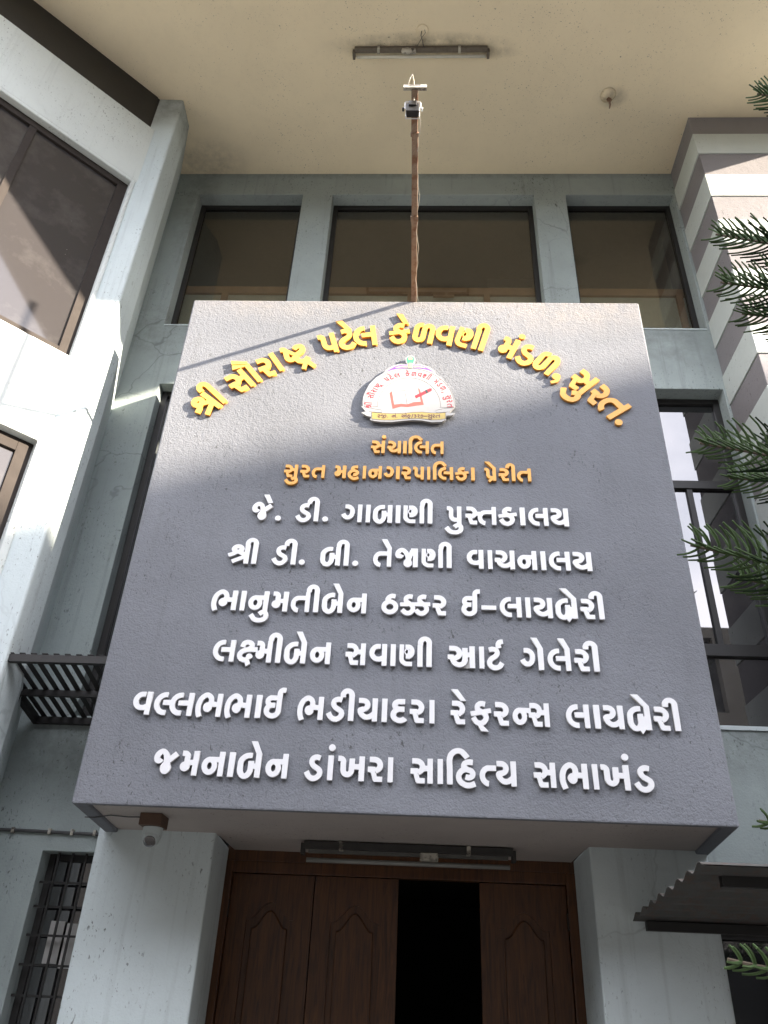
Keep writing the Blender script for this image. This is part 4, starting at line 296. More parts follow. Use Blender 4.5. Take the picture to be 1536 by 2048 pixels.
EM={'outline': [[-0.0805, 5.5514], [-0.0578, 5.5444], [-0.0455, 5.5192], [-0.0471, 5.4866], [-0.0589, 5.4663], [-0.0297, 5.4689], [0.0023, 5.4643], [0.0556, 5.4415], [0.0929, 5.4064], [0.101, 5.3748], [0.13, 5.3492], [0.1562, 5.3161], [0.1976, 5.2476], [0.223, 5.1799], [0.2353, 5.1128], [0.2351, 5.0829], [0.218, 5.0594], [0.1914, 5.026], [0.232, 5.0234], [0.2166, 5.0035], [0.173, 4.9995], [0.1719, 4.9637], [0.1381, 4.9437], [0.0751, 4.9406], [0.0093, 4.9544], [-0.0565, 4.9577], [-0.1221, 4.9488], [-0.1927, 4.9378], [-0.2636, 4.9385], [-0.3147, 4.9454], [-0.3416, 4.9547], [-0.3342, 4.9809], [-0.3626, 4.987], [-0.405, 5.0158], [-0.3748, 5.0262], [-0.4083, 5.0754], [-0.3968, 5.0723], [-0.4002, 5.1157], [-0.3983, 5.1563], [-0.389, 5.1972], [-0.3616, 5.2734], [-0.3172, 5.3369], [-0.2713, 5.3763], [-0.2412, 5.4193], [-0.1945, 5.4558], [-0.147, 5.4694], [-0.1015, 5.4643], [-0.1127, 5.4857], [-0.1151, 5.5182], [-0.105, 5.5423]], 'knob': [[-0.0803, 5.5427], [-0.0603, 5.5349], [-0.0529, 5.5118], [-0.0592, 5.4792], [-0.0658, 5.4648], [-0.0662, 5.429], [-0.0927, 5.4286], [-0.0946, 5.4644], [-0.1003, 5.4787], [-0.1069, 5.5111], [-0.0994, 5.5344]], 'knob_light': [[-0.0911, 5.4752], [-0.0671, 5.4755], [-0.0662, 5.429], [-0.0927, 5.4286]], 'knob_top': [[-0.0802, 5.5369], [-0.0671, 5.5276], [-0.0636, 5.5102], [-0.0945, 5.5076], [-0.0939, 5.5272]], 'wingL': [[-0.1014, 5.4607], [-0.1413, 5.4587], [-0.1887, 5.4415], [-0.225, 5.4124], [-0.2454, 5.3908], [-0.2089, 5.4091], [-0.1616, 5.4226], [-0.098, 5.4264]], 'wingR': [[-0.0588, 5.4613], [-0.0243, 5.4603], [0.0185, 5.4445], [0.0558, 5.4201], [0.0851, 5.3936], [0.0453, 5.4128], [-0.0025, 5.4249], [-0.0582, 5.427]], 'yelL': [[-0.0996, 5.4499], [-0.1357, 5.4494], [-0.1779, 5.4345], [-0.1882, 5.4265], [-0.1406, 5.4343], [-0.1007, 5.4321]], 'yelR': [[-0.057, 5.4506], [-0.0241, 5.451], [0.0186, 5.4374], [0.0293, 5.4282], [-0.0185, 5.4361], [-0.0556, 5.4327]], 'book_red': [[-0.2171, 5.1932], [-0.2021, 5.2105], [-0.1825, 5.0892], [-0.1364, 5.0966], [-0.0926, 5.0927], [-0.0494, 5.1115], [-0.0032, 5.1189], [-0.0233, 5.2442], [-0.0074, 5.2273], [0.0202, 5.0926], [-0.0232, 5.0852], [-0.087, 5.0708], [-0.1358, 5.0733], [-0.1915, 5.0525]], 'pageL': [[-0.2021, 5.2105], [-0.1556, 5.2215], [-0.1122, 5.2153], [-0.0926, 5.0927], [-0.1365, 5.098], [-0.1825, 5.0892]], 'pageR': [[-0.1122, 5.2153], [-0.0779, 5.2399], [-0.0233, 5.2442], [-0.0007, 5.119], [-0.0494, 5.1128], [-0.0926, 5.0927]], 'pencil': [[-0.0453, 5.1688], [0.0574, 5.2386], [0.073, 5.2388], [0.0742, 5.2183], [-0.0346, 5.1453]], 'pencil_tip': [[-0.0453, 5.1688], [-0.0346, 5.1453], [-0.0781, 5.1331]], 'pencil_band': [[0.0265, 5.2175], [0.0393, 5.2266], [0.0499, 5.2029], [0.0371, 5.1938]], 'ribbon': [[-0.3325, 5.0203], [-0.2667, 5.0129], [-0.1951, 5.0095], [-0.1238, 5.0127], [-0.0578, 5.0217], [0.0083, 5.0262], [0.0745, 5.0207], [0.1305, 5.0197], [0.1685, 5.0256], [0.1699, 4.9734], [0.1305, 4.963], [0.075, 4.9601], [0.0091, 4.9693], [-0.0567, 4.9694], [-0.1225, 4.9631], [-0.1932, 4.954], [-0.2643, 4.9541], [-0.3297, 4.9614]], 'tailL': [[-0.3872, 5.0658], [-0.33, 5.0534], [-0.2679, 5.0412], [-0.2644, 5.0182], [-0.3327, 5.0236], [-0.3518, 5.0266]], 'tailR': [[0.2247, 5.0694], [0.161, 5.0618], [0.1024, 5.0442], [0.104, 5.0232], [0.1686, 5.0289], [0.1863, 5.0325]]}
LN={'outer': [[-0.3848, 5.0691], [-0.3864, 5.0928], [-0.3852, 5.1182], [-0.3823, 5.1435], [-0.3776, 5.1686], [-0.3712, 5.1932], [-0.3631, 5.2173], [-0.3533, 5.2407], [-0.3419, 5.2632], [-0.3289, 5.2847], [-0.3144, 5.3051], [-0.2985, 5.3242], [-0.2812, 5.3419], [-0.2627, 5.3582], [-0.2431, 5.3728], [-0.2224, 5.3858], [-0.2009, 5.3969], [-0.1786, 5.4062], [-0.1557, 5.4136], [-0.1323, 5.419], [-0.1085, 5.4224], [-0.0846, 5.4237], [-0.0607, 5.4231], [-0.0368, 5.4204], [-0.0132, 5.4157], [0.0099, 5.409], [0.0326, 5.4003], [0.0545, 5.3898], [0.0756, 5.3776], [0.0958, 5.3635], [0.115, 5.3479], [0.1329, 5.3307], [0.1496, 5.3122], [0.1649, 5.2923], [0.1788, 5.2713], [0.1911, 5.2492], [0.2018, 5.2263], [0.211, 5.2026], [0.2184, 5.1782], [0.2241, 5.1534], [0.2281, 5.1283], [0.2304, 5.103], [0.2247, 5.0694]], 'inner': [[-0.2958, 5.0693], [-0.296, 5.0894], [-0.2949, 5.1096], [-0.2925, 5.1295], [-0.2887, 5.1492], [-0.2836, 5.1685], [-0.2771, 5.1873], [-0.2695, 5.2054], [-0.2606, 5.2228], [-0.2505, 5.2392], [-0.2394, 5.2547], [-0.2272, 5.2691], [-0.214, 5.2823], [-0.2, 5.2941], [-0.1851, 5.3046], [-0.1696, 5.3137], [-0.1535, 5.3212], [-0.1369, 5.3272], [-0.1199, 5.3316], [-0.1027, 5.3344], [-0.0853, 5.3355], [-0.0679, 5.3349], [-0.0505, 5.3327], [-0.0334, 5.3288], [-0.0165, 5.3233], [-0.0001, 5.3163], [0.0158, 5.3077], [0.031, 5.2977], [0.0455, 5.2863], [0.0592, 5.2735], [0.072, 5.2596], [0.0838, 5.2445], [0.0946, 5.2284], [0.1042, 5.2114], [0.1126, 5.1936], [0.1198, 5.1751], [0.1258, 5.156], [0.1305, 5.1365], [0.1338, 5.1167], [0.1358, 5.0967], [0.1365, 5.0766]], 'fold1': [[-0.3873, 5.0678], [-0.2958, 5.0693]], 'fold2': [[0.1304, 5.0712], [0.2247, 5.0694]]}
TP_SPLIT=27
FRONDS=[((1.098, 1.95, 4.05), 3.85), ((1.066, 1.95, 3.786), 3.666), ((0.866, 1.95, 3.057), 2.957), ((0.776, 1.95, 2.689), 2.539), ((0.681, 1.95, 1.658), 1.558), ((1.453, 1.95, 5.001), 4.801), ((1.223, 2.15, 3.841), 3.641), ((1.049, 2.2, 3.104), 3.004), ((0.971, 2.15, 2.696), 2.446), ((0.912, 2.2, 1.997), 1.897)]

# ================================================================== the place
SY = 4.14                                   # front of the sign box
SX0, SX1, SZ0, SZ1 = -1.758, 1.617, 2.426, 6.137
WY = 5.037                                  # main wall
ZS = 9.05                                   # soffit

g = MB().box(-400, 400, -400, 400, -.3, 0).build('ground', M_GROUND); tag(g, kind='structure')

B = empty('library_building', (0, 5, 0), label='pale green and grey library building with deep cream canopy over the entrance', cat='building')
# main wall with all its openings
UP = [(-2.36, -1.265, 6.78, 8.70), (-.955, 1.12, 6.78, 8.70), (1.44, 2.525, 6.78, 8.70)]
LV = (-2.26, -1.55, 3.16, 6.08); RV = (1.45, 2.53, 3.21, 6.09)
GW = (-2.24, -1.60, .7, 2.325); DOOR = (-1.21, 1.04, 0, 2.44); RD = (1.716, 2.50, .2, 2.06)
link('main_wall', wall_mesh('main_wall', -3.6, 2.60, 0, 9.06, WY, WY+.22, UP+[LV, RV, GW, (-1.25, 1.08, 0, 2.68), RD]), M_WALL, B, bevel=.008)

def window(x0, x1, z0, z1, y, fr, vbars=(), hbars=(), frame_mat=M_BLACK, glass=M_GLASS, parent=B, depth=.05, local=False, tilt=None):
    """frame mesh with its pane(s) as children; the frame sits inside the opening"""
    m = MB()
    m.box(x0, x0+fr, y, y+depth, z0, z1); m.box(x1-fr, x1, y, y+depth, z0, z1)
    m.box(x0+fr, x1-fr, y+.001, y+depth-.001, z0, z0+fr); m.box(x0+fr, x1-fr, y+.001, y+depth-.001, z1-fr, z1)
    for x, w, za, zb in vbars: m.box(x-w/2, x+w/2, y+.004, y+depth-.004, za, zb)
    for z, w, xa, xb in hbars: m.box(xa, xb, y-.006, y+depth-.008, z-w/2, z+w/2)
    f = m.build('window', frame_mat, parent, local=local, bevel=.003)
    xs = [x0+fr]+sorted({b[0] for b in vbars if b[3]-b[2] > .9*(z1-z0)})+[x1-fr]
    zs = [z0+fr]+sorted({b[0] for b in hbars})+[z1-fr]
    for a, b in zip(xs, xs[1:]):
        for c, d in zip(zs, zs[1:]):
            t = random.uniform(-.002, .002)
            p = MB().add([(a, y+depth*.5+t, c), (b, y+depth*.5-t, c), (b, y+depth*.5-t, d), (a, y+depth*.5+t, d),
                          (a, y+depth*.5+t+.005, c), (b, y+depth*.5-t+.005, c), (b, y+depth*.5-t+.005, d), (a, y+depth*.5+t+.005, d)],
                         [(0, 1, 2, 3), (7, 6, 5, 4), (0, 4, 5, 1), (1, 5, 6, 2), (2, 6, 7, 3), (3, 7, 4, 0)])
            o = p.build('pane', glass); o.parent = f
    return f
for (a, b, c, d) in UP:
    window(a, b, c, d, WY+.13, .045, glass=M_GLASS_UP)
    MB().box(a+.002, b-.002, WY-.008, WY+.13, c-.001, c+.014).build('window_sill', M_PIER, B)
# what shows dimly behind the upper panes: rail, posts and pale boarding
MB().box(-2.5, 2.58, WY+.27, WY+.29, 6.5, 7.49).build('interior_boarding', M_DADO, B)
MB().box(-2.5, 2.58, WY+.245, WY+.30, 7.492, 7.585).build('interior_rail', M_WOODRAIL, B)
for x in (-1.95, -.12, .62, 1.38, 2.46):
    MB().box(x-.03, x+.03, WY+.235, WY+.268, 6.5, 7.49).build('interior_post', M_WOODRAIL, B)
MB().box(.10, .30, WY+.225, WY+.243, 7.44, 7.52).build('interior_latch_block', M_WOODRAIL, B)
rm = MB(); rm.box(-2.8, 2.62, WY+2.6, WY+2.7, 6.3, 9.05); rm.box(-2.8, 2.62, WY+.225, WY+2.6, 8.82, 8.9); rm.box(-2.8, 2.62, WY+.225, WY+2.6, 6.3, 6.4)
rm.box(-2.9, -2.8, WY+.24, WY+2.7, 6.3, 9.05); rm.box(2.62, 2.72, WY+.24, WY+2.7, 6.3, 9.05)
rm.box(-.75, .35, WY+1.6, WY+1.9, 8.5, 8.82); rm.box(.75, 1.75, WY+1.2, WY+1.5, 8.45, 8.82)
rm.build('interior_room', M_ROOM, B)
# tall side windows
window(LV[0], LV[1], LV[2], LV[3], WY+.10, .05, vbars=[(-1.95, .04, LV[2], LV[3])])
window(RV[0], RV[1], RV[2], RV[3], WY+.13, .05, hbars=[(5.20, .075, RV[0]+.05, RV[1]-.05), (3.80, .09, RV[0]+.05, RV[1]-.05)],
       vbars=[(2.135, .045, 3.84, 5.17)])
MB().box(RV[0], RV[1]-.01, WY-.012, WY+.12, 3.195, 3.222).build('window_sill', M_PIER, B)
# low grilled window left of the porch
f = window(GW[0], GW[1], GW[2], GW[3], WY+.12, .04, vbars=[(-1.92, .03, GW[2], GW[3])])
for i, x in enumerate((-2.155, -2.07, -1.985, -1.90, -1.815)):
    MB().box(x-.006, x+.006, WY+.05, WY+.062, GW[2], GW[3]).build('grille_bar', M_BLACK, f)
for z in (2.16, 2.03, 1.88, 1.73, 1.58, 1.43, 1.28, 1.13, .98, .84):
    MB().box(GW[0], GW[1], WY+.063, WY+.075, z-.006, z+.006).build('grille_bar', M_BLACK, f)
for (a, b, c, d) in ((-2.13, -2.045, 1.74, 1.96), (-2.03, -1.93, 1.72, 1.95)):
    MB().box(a, b, WY+.112, WY+.118, c, d).build('pasted_notice', plain('dull_paper', (.34, .33, .31), .8), f)
# dark window right of the porch
window(RD[0], RD[1], RD[2], RD[3], WY+.06, .05, vbars=[(2.12, .04, RD[2], RD[3])])
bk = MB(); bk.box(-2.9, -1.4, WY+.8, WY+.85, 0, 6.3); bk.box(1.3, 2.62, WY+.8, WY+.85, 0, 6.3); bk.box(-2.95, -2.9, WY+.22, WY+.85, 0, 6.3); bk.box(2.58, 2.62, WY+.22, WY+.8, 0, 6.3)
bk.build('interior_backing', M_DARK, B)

# porch piers and reveals, ceiling behind the sign box
def splay(x_out, x_in0, x_in1, sgn):
    p = [(x_out, 4.93), (x_in0, 4.93), (x_in1, 5.58), (x_out, 5.58)]
    if sgn < 0: p = p[::-1]
    return p
MB().prism(splay(-1.885, -1.175, -1.215, 1), 0, SZ0+.03).build('porch_pier', M_PIER, B, bevel=.012)
MB().prism(splay(1.712, 1.03, 1.045, -1), 0, SZ0+.03).build('porch_pier', M_PIER, B, bevel=.012)
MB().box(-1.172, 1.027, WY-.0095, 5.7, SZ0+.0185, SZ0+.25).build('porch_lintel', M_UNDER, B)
# doors: four tall leaves, one of them standing open
door = MB().box(-1.215, -1.165, 5.50, 5.58, 0, 2.38).box(.985, 1.045, 5.50, 5.58, 0, 2.38).box(-1.165, .985, 5.502, 5.578, 2.31, 2.38).box(-1.215, 1.045, 5.505, 5.575, 2.38, 2.47).build('door_frame', M_TEAK, B, bevel=.004)
def leaf(x0, x1, y, hinge_rot=None):
    z0, z1 = .02, 2.305; w = x1-x0; st = .115
    o = MB().box(x0, x1, y+.016, y+.036, z0, z1).build('door_leaf', M_TEAK, B)
    fr = MB(); fr.box(x0, x0+st, y-.002, y+.016, z0, z1); fr.box(x1-st, x1, y-.002, y+.016, z0, z1)
    fr.box(x0+st, x1-st, y-.001, y+.016, z0, z0+.2); fr.box(x0+st, x1-st, y-.001, y+.016, 1.0, 1.14)
    # top rail with an ogee arch cut into it
    n = 22; xs = [x0+st+(w-2*st)*i/n for i in range(n+1)]
    AR = lambda t: .10*(.5-.5*math.cos(2*math.pi*min(1, max(0, (t-.08)/.84))))**.75
    za = [z1-.26+AR(i/n) for i in range(n+1)]
    for i in range(n):
        fr.slab([(xs[i], za[i]), (xs[i+1], za[i+1]), (xs[i+1], z1), (xs[i], z1)], y-.001, y+.016)
    s = fr.build('door_frame_face', M_TEAK, o)
    ip = MB(); q = .035
    arch = [(x0+st+q+(w-2*st-2*q)*(1-i/n), z1-.305+AR(1-i/n)) for i in range(n+1)]
    ip.slab([(x0+st+q, 1.18), (x1-st-q, 1.18)]+arch, y-.002, y+.016); ip.build('raised_panel', M_TEAK, o, bevel=.012)
    MB().box(x0+st+q, x1-st-q, y-.002, y+.016, .26, .96).build('raised_panel', M_TEAK, o, bevel=.012)
    return o
leaf(-1.16, -.63, 5.535); leaf(-.622, -.085, 5.52); leaf(.435, .98, 5.53)
MB().box(-.61, -.59, 5.495, 5.517, .9, 1.25).build('door_handle', M_BRONZE, B)
MB().box(.455, .475, 5.505, 5.527, .9, 1.25).build('door_handle', M_BRONZE, B)
for x in (-1.166, .982):
    for z in (.35, 1.25, 2.1): MB().lathe((x, 5.512, z), [(.009, -.05), (.009, .05)], 8).build('hinge', M_BRONZE, B)
# hall behind the open leaf
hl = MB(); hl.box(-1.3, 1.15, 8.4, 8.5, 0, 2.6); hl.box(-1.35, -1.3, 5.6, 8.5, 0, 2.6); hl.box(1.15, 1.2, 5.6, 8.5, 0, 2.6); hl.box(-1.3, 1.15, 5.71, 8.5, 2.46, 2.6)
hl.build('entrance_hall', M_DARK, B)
MB().box(-2.2, 2.1, 3.9, 8.4, 0, .15).build('entrance_step', M_GROUND, B, bevel=.01)

# left pier between wing and wall
K = .69
MB().prism([(-3.79*K, 6.12*K), (-3.46*K, 6.13*K), (-3.47*K, 6.52*K), (-3.81*K, 7.34*K), (-4.5*K, 7.34*K), (-4.1*K, 6.35*K)], 0, ZS+.01).build('corner_pier', M_PIER, B, bevel=.018)
# right pier with alternating plaster bands
zt = [9.06, 8.77, 8.455]
while zt[-1] > 0: zt.append(zt[-1]-.318)
MB().box(2.562, 5.2, 4.436, 5.6, 0, 9.055).build('pier_core', M_BAND_D, B)
for i in range(len(zt)-1):
    z1, z0 = zt[i], max(0, zt[i+1])
    if i % 2 == 0: MB().box(2.554, 5.21, 4.428, 5.0365, z0+.004, z1-.004).build('dark_plaster_band', M_BAND_D, B, bevel=.004)
    else: MB().box(2.546, 5.22, 4.42, 5.0365, z0+.004, z1-.004).build('pale_plaster_band', M_BAND_L, B, bevel=.004)
MB().box(5.2, 9.5, 5.0, 5.3, 0, 11.2).build('side_wall', M_BAND_L, B)
# canopy and the storey above it
MB().box(-7.5, 4.6, 1.82, 5.30, ZS, ZS+.42).build('canopy_slab', M_SOFFIT, B, bevel=.01)
MB().box(-7.5, 9.5, 4.9, 5.35, ZS+.425, 11.2).build('parapet_wall', M_WINGW, B)

# ---- the wing at 45 degrees: local x runs along it, local -y faces out
WG = empty('wing_building', (0, 0, 0), R(45), label='white angled wing with dark glazing, left of the grey sign', cat='building')
yw = 9.85*K/math.sqrt(2)
def wl(name, mb, mats, **k): return mb.build(name, mats, WG, local=True, **k)
U0, U1 = -4.2, 1.16
link('wing_wall', wall_mesh('wing_wall', U0, U1, 0, 7.75, yw, yw+.25, [(U0+.3, 1.125, 5.59, 7.70), (U0+.3, 1.105, 1.2, 4.79)]), M_WINGW, WG, local=True, bevel=.01)
wl('beam', MB().box(U0, U1+.03, yw-.004, yw+.25, 7.72, 8.54), M_WINGW, bevel=.02)
wl('clerestory_frame', MB().box(U0, U1+.01, yw+.035, yw+.09, 8.54, ZS), M_BLACK)
wl('clerestory_glass', MB().box(U0, U1-.05, yw+.025, yw+.034, 8.56, ZS-.005), plain('sooty_glass', (.020, .018, .017), .5, 0, .4, 5))
window(U0+.3, 1.125, 5.59, 7.715, yw+.06, .085, vbars=[(.285, .06, 5.67, 7.63), (-.72, .06, 5.67, 7.63), (-1.72, .06, 5.67, 7.63), (-2.72, .06, 5.67, 7.63)],
       frame_mat=M_BRONZE, glass=M_GLASS_W, parent=WG, local=True)
window(U0+.3, 1.105, 1.2, 4.79, yw+.07, .10, vbars=[(.60, .05, 1.3, 4.7), (-.15, .05, 1.3, 4.7), (-.9, .05, 1.3, 4.7), (-1.7, .05, 1.3, 4.7), (-2.6, .05, 1.3, 4.7)],
       frame_mat=M_BRONZE, glass=M_GLASS_W, parent=WG, local=True)
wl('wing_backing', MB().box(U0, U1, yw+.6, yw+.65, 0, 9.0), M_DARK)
wl('wing_parapet', MB().box(U0, U1, yw-.0, yw+.25, ZS+.43, 11.2), M_WINGW)

# ------------------------------------------------------------------ the sign box
SB = empty('sign_board', (0, SY, SZ0), label='large grey stucco sign box with raised yellow and white Gujarati lettering above the door', cat='sign')
poly = [(SX0, SY), (SX1, SY), (1.735, WY-.003), (-1.86, WY-.003)]
bm = bmesh.new()
def q(p, z): return (p[0], p[1], z)
inner = [(SX0+.075, SY+.035), (SX1-.075, SY+.035), (1.735-.08, WY-.003), (-1.86+.08, WY-.003)]
N = 4
vs = [bm.verts.new(q(p, SZ0)) for p in poly]+[bm.verts.new(q(p, SZ1)) for p in poly]+[bm.verts.new(q(p, SZ0)) for p in inner]+[bm.verts.new(q(p, SZ0+.03)) for p in inner]
bm.faces.new([vs[4], vs[5], vs[6], vs[7]])
for i in (0, 1, 3):                         # the back is left open against the wall
    j = (i+1) % 4
    bm.faces.new([vs[i], vs[j], vs[4+j], vs[4+i]]); bm.faces.new([vs[i], vs[8+i], vs[8+j], vs[j]]); bm.faces.new([vs[8+i], vs[12+i], vs[12+j], vs[8+j]])
bm.faces.new([vs[12], vs[15], vs[14], vs[13]])
bmesh.ops.recalc_face_normals(bm, faces=bm.faces)
me = bpy.data.meshes.new('sign_panel'); bm.to_mesh(me); bm.free()
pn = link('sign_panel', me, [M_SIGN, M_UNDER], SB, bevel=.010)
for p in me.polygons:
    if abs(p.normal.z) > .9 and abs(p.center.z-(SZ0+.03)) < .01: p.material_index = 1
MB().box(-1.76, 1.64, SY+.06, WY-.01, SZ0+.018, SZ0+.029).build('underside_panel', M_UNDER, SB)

def decode(s, k): return [[(float(a)/k, float(b)/k) for a, b in zip(t.split()[::2], t.split()[1::2])] for t in s.split('|')]
def outline_mesh(name, loops, y0, y1, inset=0.0):
    """extruded outline (even-odd) through a 2D curve; x,z from the outline, y is depth"""
    cu = bpy.data.curves.new(name, 'CURVE'); cu.dimensions = '2D'; cu.fill_mode = 'BOTH'; cu.extrude = (y1-y0)/2; cu.offset = -inset
    for L in loops:
        s = cu.splines.new('POLY'); s.points.add(len(L)-1); s.use_cyclic_u = True
        for pt, (x, y) in zip(s.points, L): pt.co = (x, y, 0, 1)
    o = bpy.data.objects.new(name, cu); me = bpy.data.meshes.new_from_object(o); bpy.data.objects.remove(o); bpy.data.curves.remove(cu)
    yc = (y0+y1)/2
    for v in me.vertices: x, y, z = v.co; v.co = (x, yc-z, y)
    bm = bmesh.new(); bm.from_mesh(me); bmesh.ops.recalc_face_normals(bm, faces=bm.faces); bm.to_mesh(me); bm.free()
    me.name = name; return me
def join_meshes(name, parts):
    bm = bmesh.new()
    for me, mi in parts:
        k = len(bm.faces); bm.from_mesh(me); bm.faces.ensure_lookup_table()
        for f in bm.faces[k:]: f.material_index = mi
        bpy.data.meshes.remove(me)
    me = bpy.data.meshes.new(name); bm.to_mesh(me); bm.free(); return me
LETTER = {}
for key, s in GL.items():
    L = decode(s, 4)
    for tone in ('white', 'yellow'):
        me = join_meshes('letter', [(outline_mesh('a', L, -.0050, .0045), 0), (outline_mesh('b', L, .0045, .0062, 2.4), 2), (outline_mesh('b', L, .0062, .0160, .5), 1)])
        for m in ((M_WHITE, M_WHITE_EDGE, M_CABLE) if tone == 'white' else (M_YELLOW, M_YELLOW_EDGE, M_CABLE)): me.materials.append(m)
        LETTER[key, tone] = me
FY = SY-.0175
for key, m, line in PL:
    tone = 'yellow' if line <= 0 else 'white'
    o = bpy.data.objects.new('letter', LETTER[key, tone]); COL.objects.link(o); o.parent = SB; o.matrix_parent_inverse = parent_inv(SB)
    o['label'] = ('raised yellow acrylic letter' if tone == 'yellow' else 'raised white acrylic letter')
    o.matrix_basis = Matrix(((m[0], 0, m[1], m[2]), (0, 1, 0, FY+random.uniform(-.0006, .0006)), (m[3], 0, m[4], m[5]), (0, 0, 0, 1)))

# emblem plaque
EP = empty('emblem_plaque', (0, SY, 4.9), label='white half-round crest plaque with open book and red pencil, under the yellow arc', cat='emblem')
def flat(name, pts, y0, y1, mat): return link(name, outline_mesh(name, [pts], y0, y1), mat, EP)
PR = {k: plain('print_'+k, c, .4, 0, .03) for k, c in dict(white=(.30, .297, .29), purple=(.16, .05, .30), green=(.04, .30, .15), pale=(.42, .38, .20), red=(.30, .008, .015),
      salmon=(.33, .07, .045), black=(.02, .02, .02), yellow=(.36, .27, .06), page=(.32, .317, .31), brown=(.10, .03, .02), line=(.12, .09, .09)).items()}
plq = link('plaque_board', join_meshes('plaque_board', [(outline_mesh('a', [EM['outline']], SY-.030, SY-.019), 0), (outline_mesh('b', [EM['outline']], SY-.018, SY-.006, .004), 1)]), [PR['white'], M_WHITE_EDGE], EP)
y = SY-.0302
for k, nm, c, l in (('wingL', 'crest_wing', 'purple', 1), ('wingR', 'crest_wing', 'purple', 1), ('yelL', 'crest_stripe', 'pale', 2), ('yelR', 'crest_stripe', 'pale', 2), ('knob', 'crest_knob', 'green', 1),
                    ('knob_light', 'crest_stem', 'pale', 3), ('knob_top', 'crest_cap', 'pale', 2), ('book_red', 'book_cover', 'salmon', 1), ('pageL', 'book_page', 'page', 2), ('pageR', 'book_page', 'page', 2),
                    ('pencil', 'pencil', 'red', 4), ('pencil_tip', 'pencil_tip', 'page', 4), ('pencil_band', 'pencil_band', 'black', 5), ('ribbon', 'ribbon', 'yellow', 1)):
    flat(nm, EM[k], y-.0007*l, y-.0001-.0007*(l-1), PR[c])
def line3(name, pts, r, mat, yy, closed=False):
    return MB().tube([(p[0], yy, p[1]) for p in pts], r, 5).build(name, mat, EP)
for k in LN: line3('print_line', LN[k], .0011, PR['line'], y)
line3('ribbon_edge', EM['ribbon']+EM['ribbon'][:1], .0011, PR['line'], y-.0008)
line3('ribbon_fold', EM['tailL'], .0011, PR['line'], y); line3('ribbon_fold', EM['tailR'], .0011, PR['line'], y)
line3('book_spine', [EM['pageL'][2], EM['pageL'][3]], .001, PR['line'], y-.0015)
line3('book_edge', [EM['pageL'][0], EM['pageL'][1], EM['pageL'][2], EM['pageR'][1], EM['pageR'][2]], .0009, PR['line'], y-.0014)
TH = {}
for i, (key, m) in enumerate(TP):
    col = 'red' if i < TP_SPLIT else 'brown'
    if (key, col) not in TH:
        me = outline_mesh('crest_letter', decode(GT[key], 1), -.0004, .0004); me.materials.append(PR[col]); TH[key, col] = me
    o = bpy.data.objects.new('crest_letter', TH[key, col]); COL.objects.link(o); o.parent = EP; o.matrix_parent_inverse = parent_inv(EP)
    o.matrix_basis = Matrix(((m[0], 0, m[1], m[2]), (0, 1, 0, y-.0006-(.0010 if col == 'brown' else 0)), (m[3], 0, m[4], m[5]), (0, 0, 0, 1)))

# ------------------------------------------------------------------ floodlight on its arm
FL = empty('floodlight', (-.068, SY, SZ1), label='small black floodlight on a long rusty arm reaching out from the sign top', cat='floodlight')
def wob(x, z, ya, yb, n=10, a=.003): return [(x+random.uniform(-a, a), ya+(yb-ya)*i/n, z+random.uniform(-a, a)) for i in range(n+1)]
arm = MB()
for ya, yb, dx in ((SY+.12, 3.42, 0), (3.42, 2.80, .001), (2.80, 2.52, -.002)):
    arm.box(-.088+dx, -.050+dx, yb+.004, ya, SZ1+.004, SZ1+.010); arm.box(-.054+dx, -.049+dx, yb+.004, ya, SZ1+.010, SZ1+.040)
arm.box(-.094, -.044, 3.39, 3.43, SZ1-.001, SZ1+.014); arm.box(-.094, -.044, 2.79, 2.815, SZ1-.001, SZ1+.014)
arm.build('arm', M_RUST, FL, bevel=.0015)
MB().box(-.137, .000, 2.50, 2.535, SZ1+.012, SZ1+.018).box(-.137, .0, 2.50, 2.505, SZ1-.012, SZ1+.012).build('cross_bracket', M_DIRTY, FL, bevel=.001)
zc = SZ1-.055
yk = MB().tube([(-.127, 2.605, zc), (-.127, 2.60, SZ1-.002), (-.122, 2.597, SZ1+.004), (-.040, 2.597, SZ1+.004), (-.035, 2.60, SZ1-.002), (-.035, 2.605, zc)], .004, 6).build('yoke', M_WHITE, FL)
hs = MB().box(-.120, -.042, 2.585, 2.625, zc-.050, zc+.030).box(-.105, -.056, 2.575, 2.585, zc-.005, zc+.042); hs.build('housing', M_BLACK, FL, bevel=.006)
MB().box(-.123, -.118, 2.615, 2.635, zc-.055, zc+.033).box(-.044, -.039, 2.615, 2.635, zc-.055, zc+.033).box(-.118, -.044, 2.63, 2.636, zc-.055, zc-.051).build('bezel', M_WHITE, FL, bevel=.002)
MB().box(-.114, -.048, 2.626, 2.630, zc-.046, zc+.026).build('lens', M_GLASS, FL)
for x in (-.137, -.026): MB().lathe((x, 2.605, zc-.005), [(.010, -.006), (.012, 0), (.010, .006)], 10, axis=(1, 0, 0)).build('knob', M_BLACK if x < -.1 else M_WHITE, FL)
loop = [(-.075, 2.59, zc+.035), (-.074, 2.56, zc+.075), (-.076, 2.50, zc+.105), (-.085, 2.46, zc+.105), (-.100, 2.475, zc+.085), (-.108, 2.50, SZ1+.02)]
MB().tube(loop, .0035, 6).build('power_cable', M_PALECABLE, FL)
cb = [(-.045+.012*math.sin(i*.9)*(i % 4 != 0), 2.6+(SY-2.6)*i/22, SZ1+.012-.010*abs(math.sin(i*.55))) for i in range(23)]
MB().tube(cb, .0022, 5).build('power_cable', M_PALECABLE, FL)

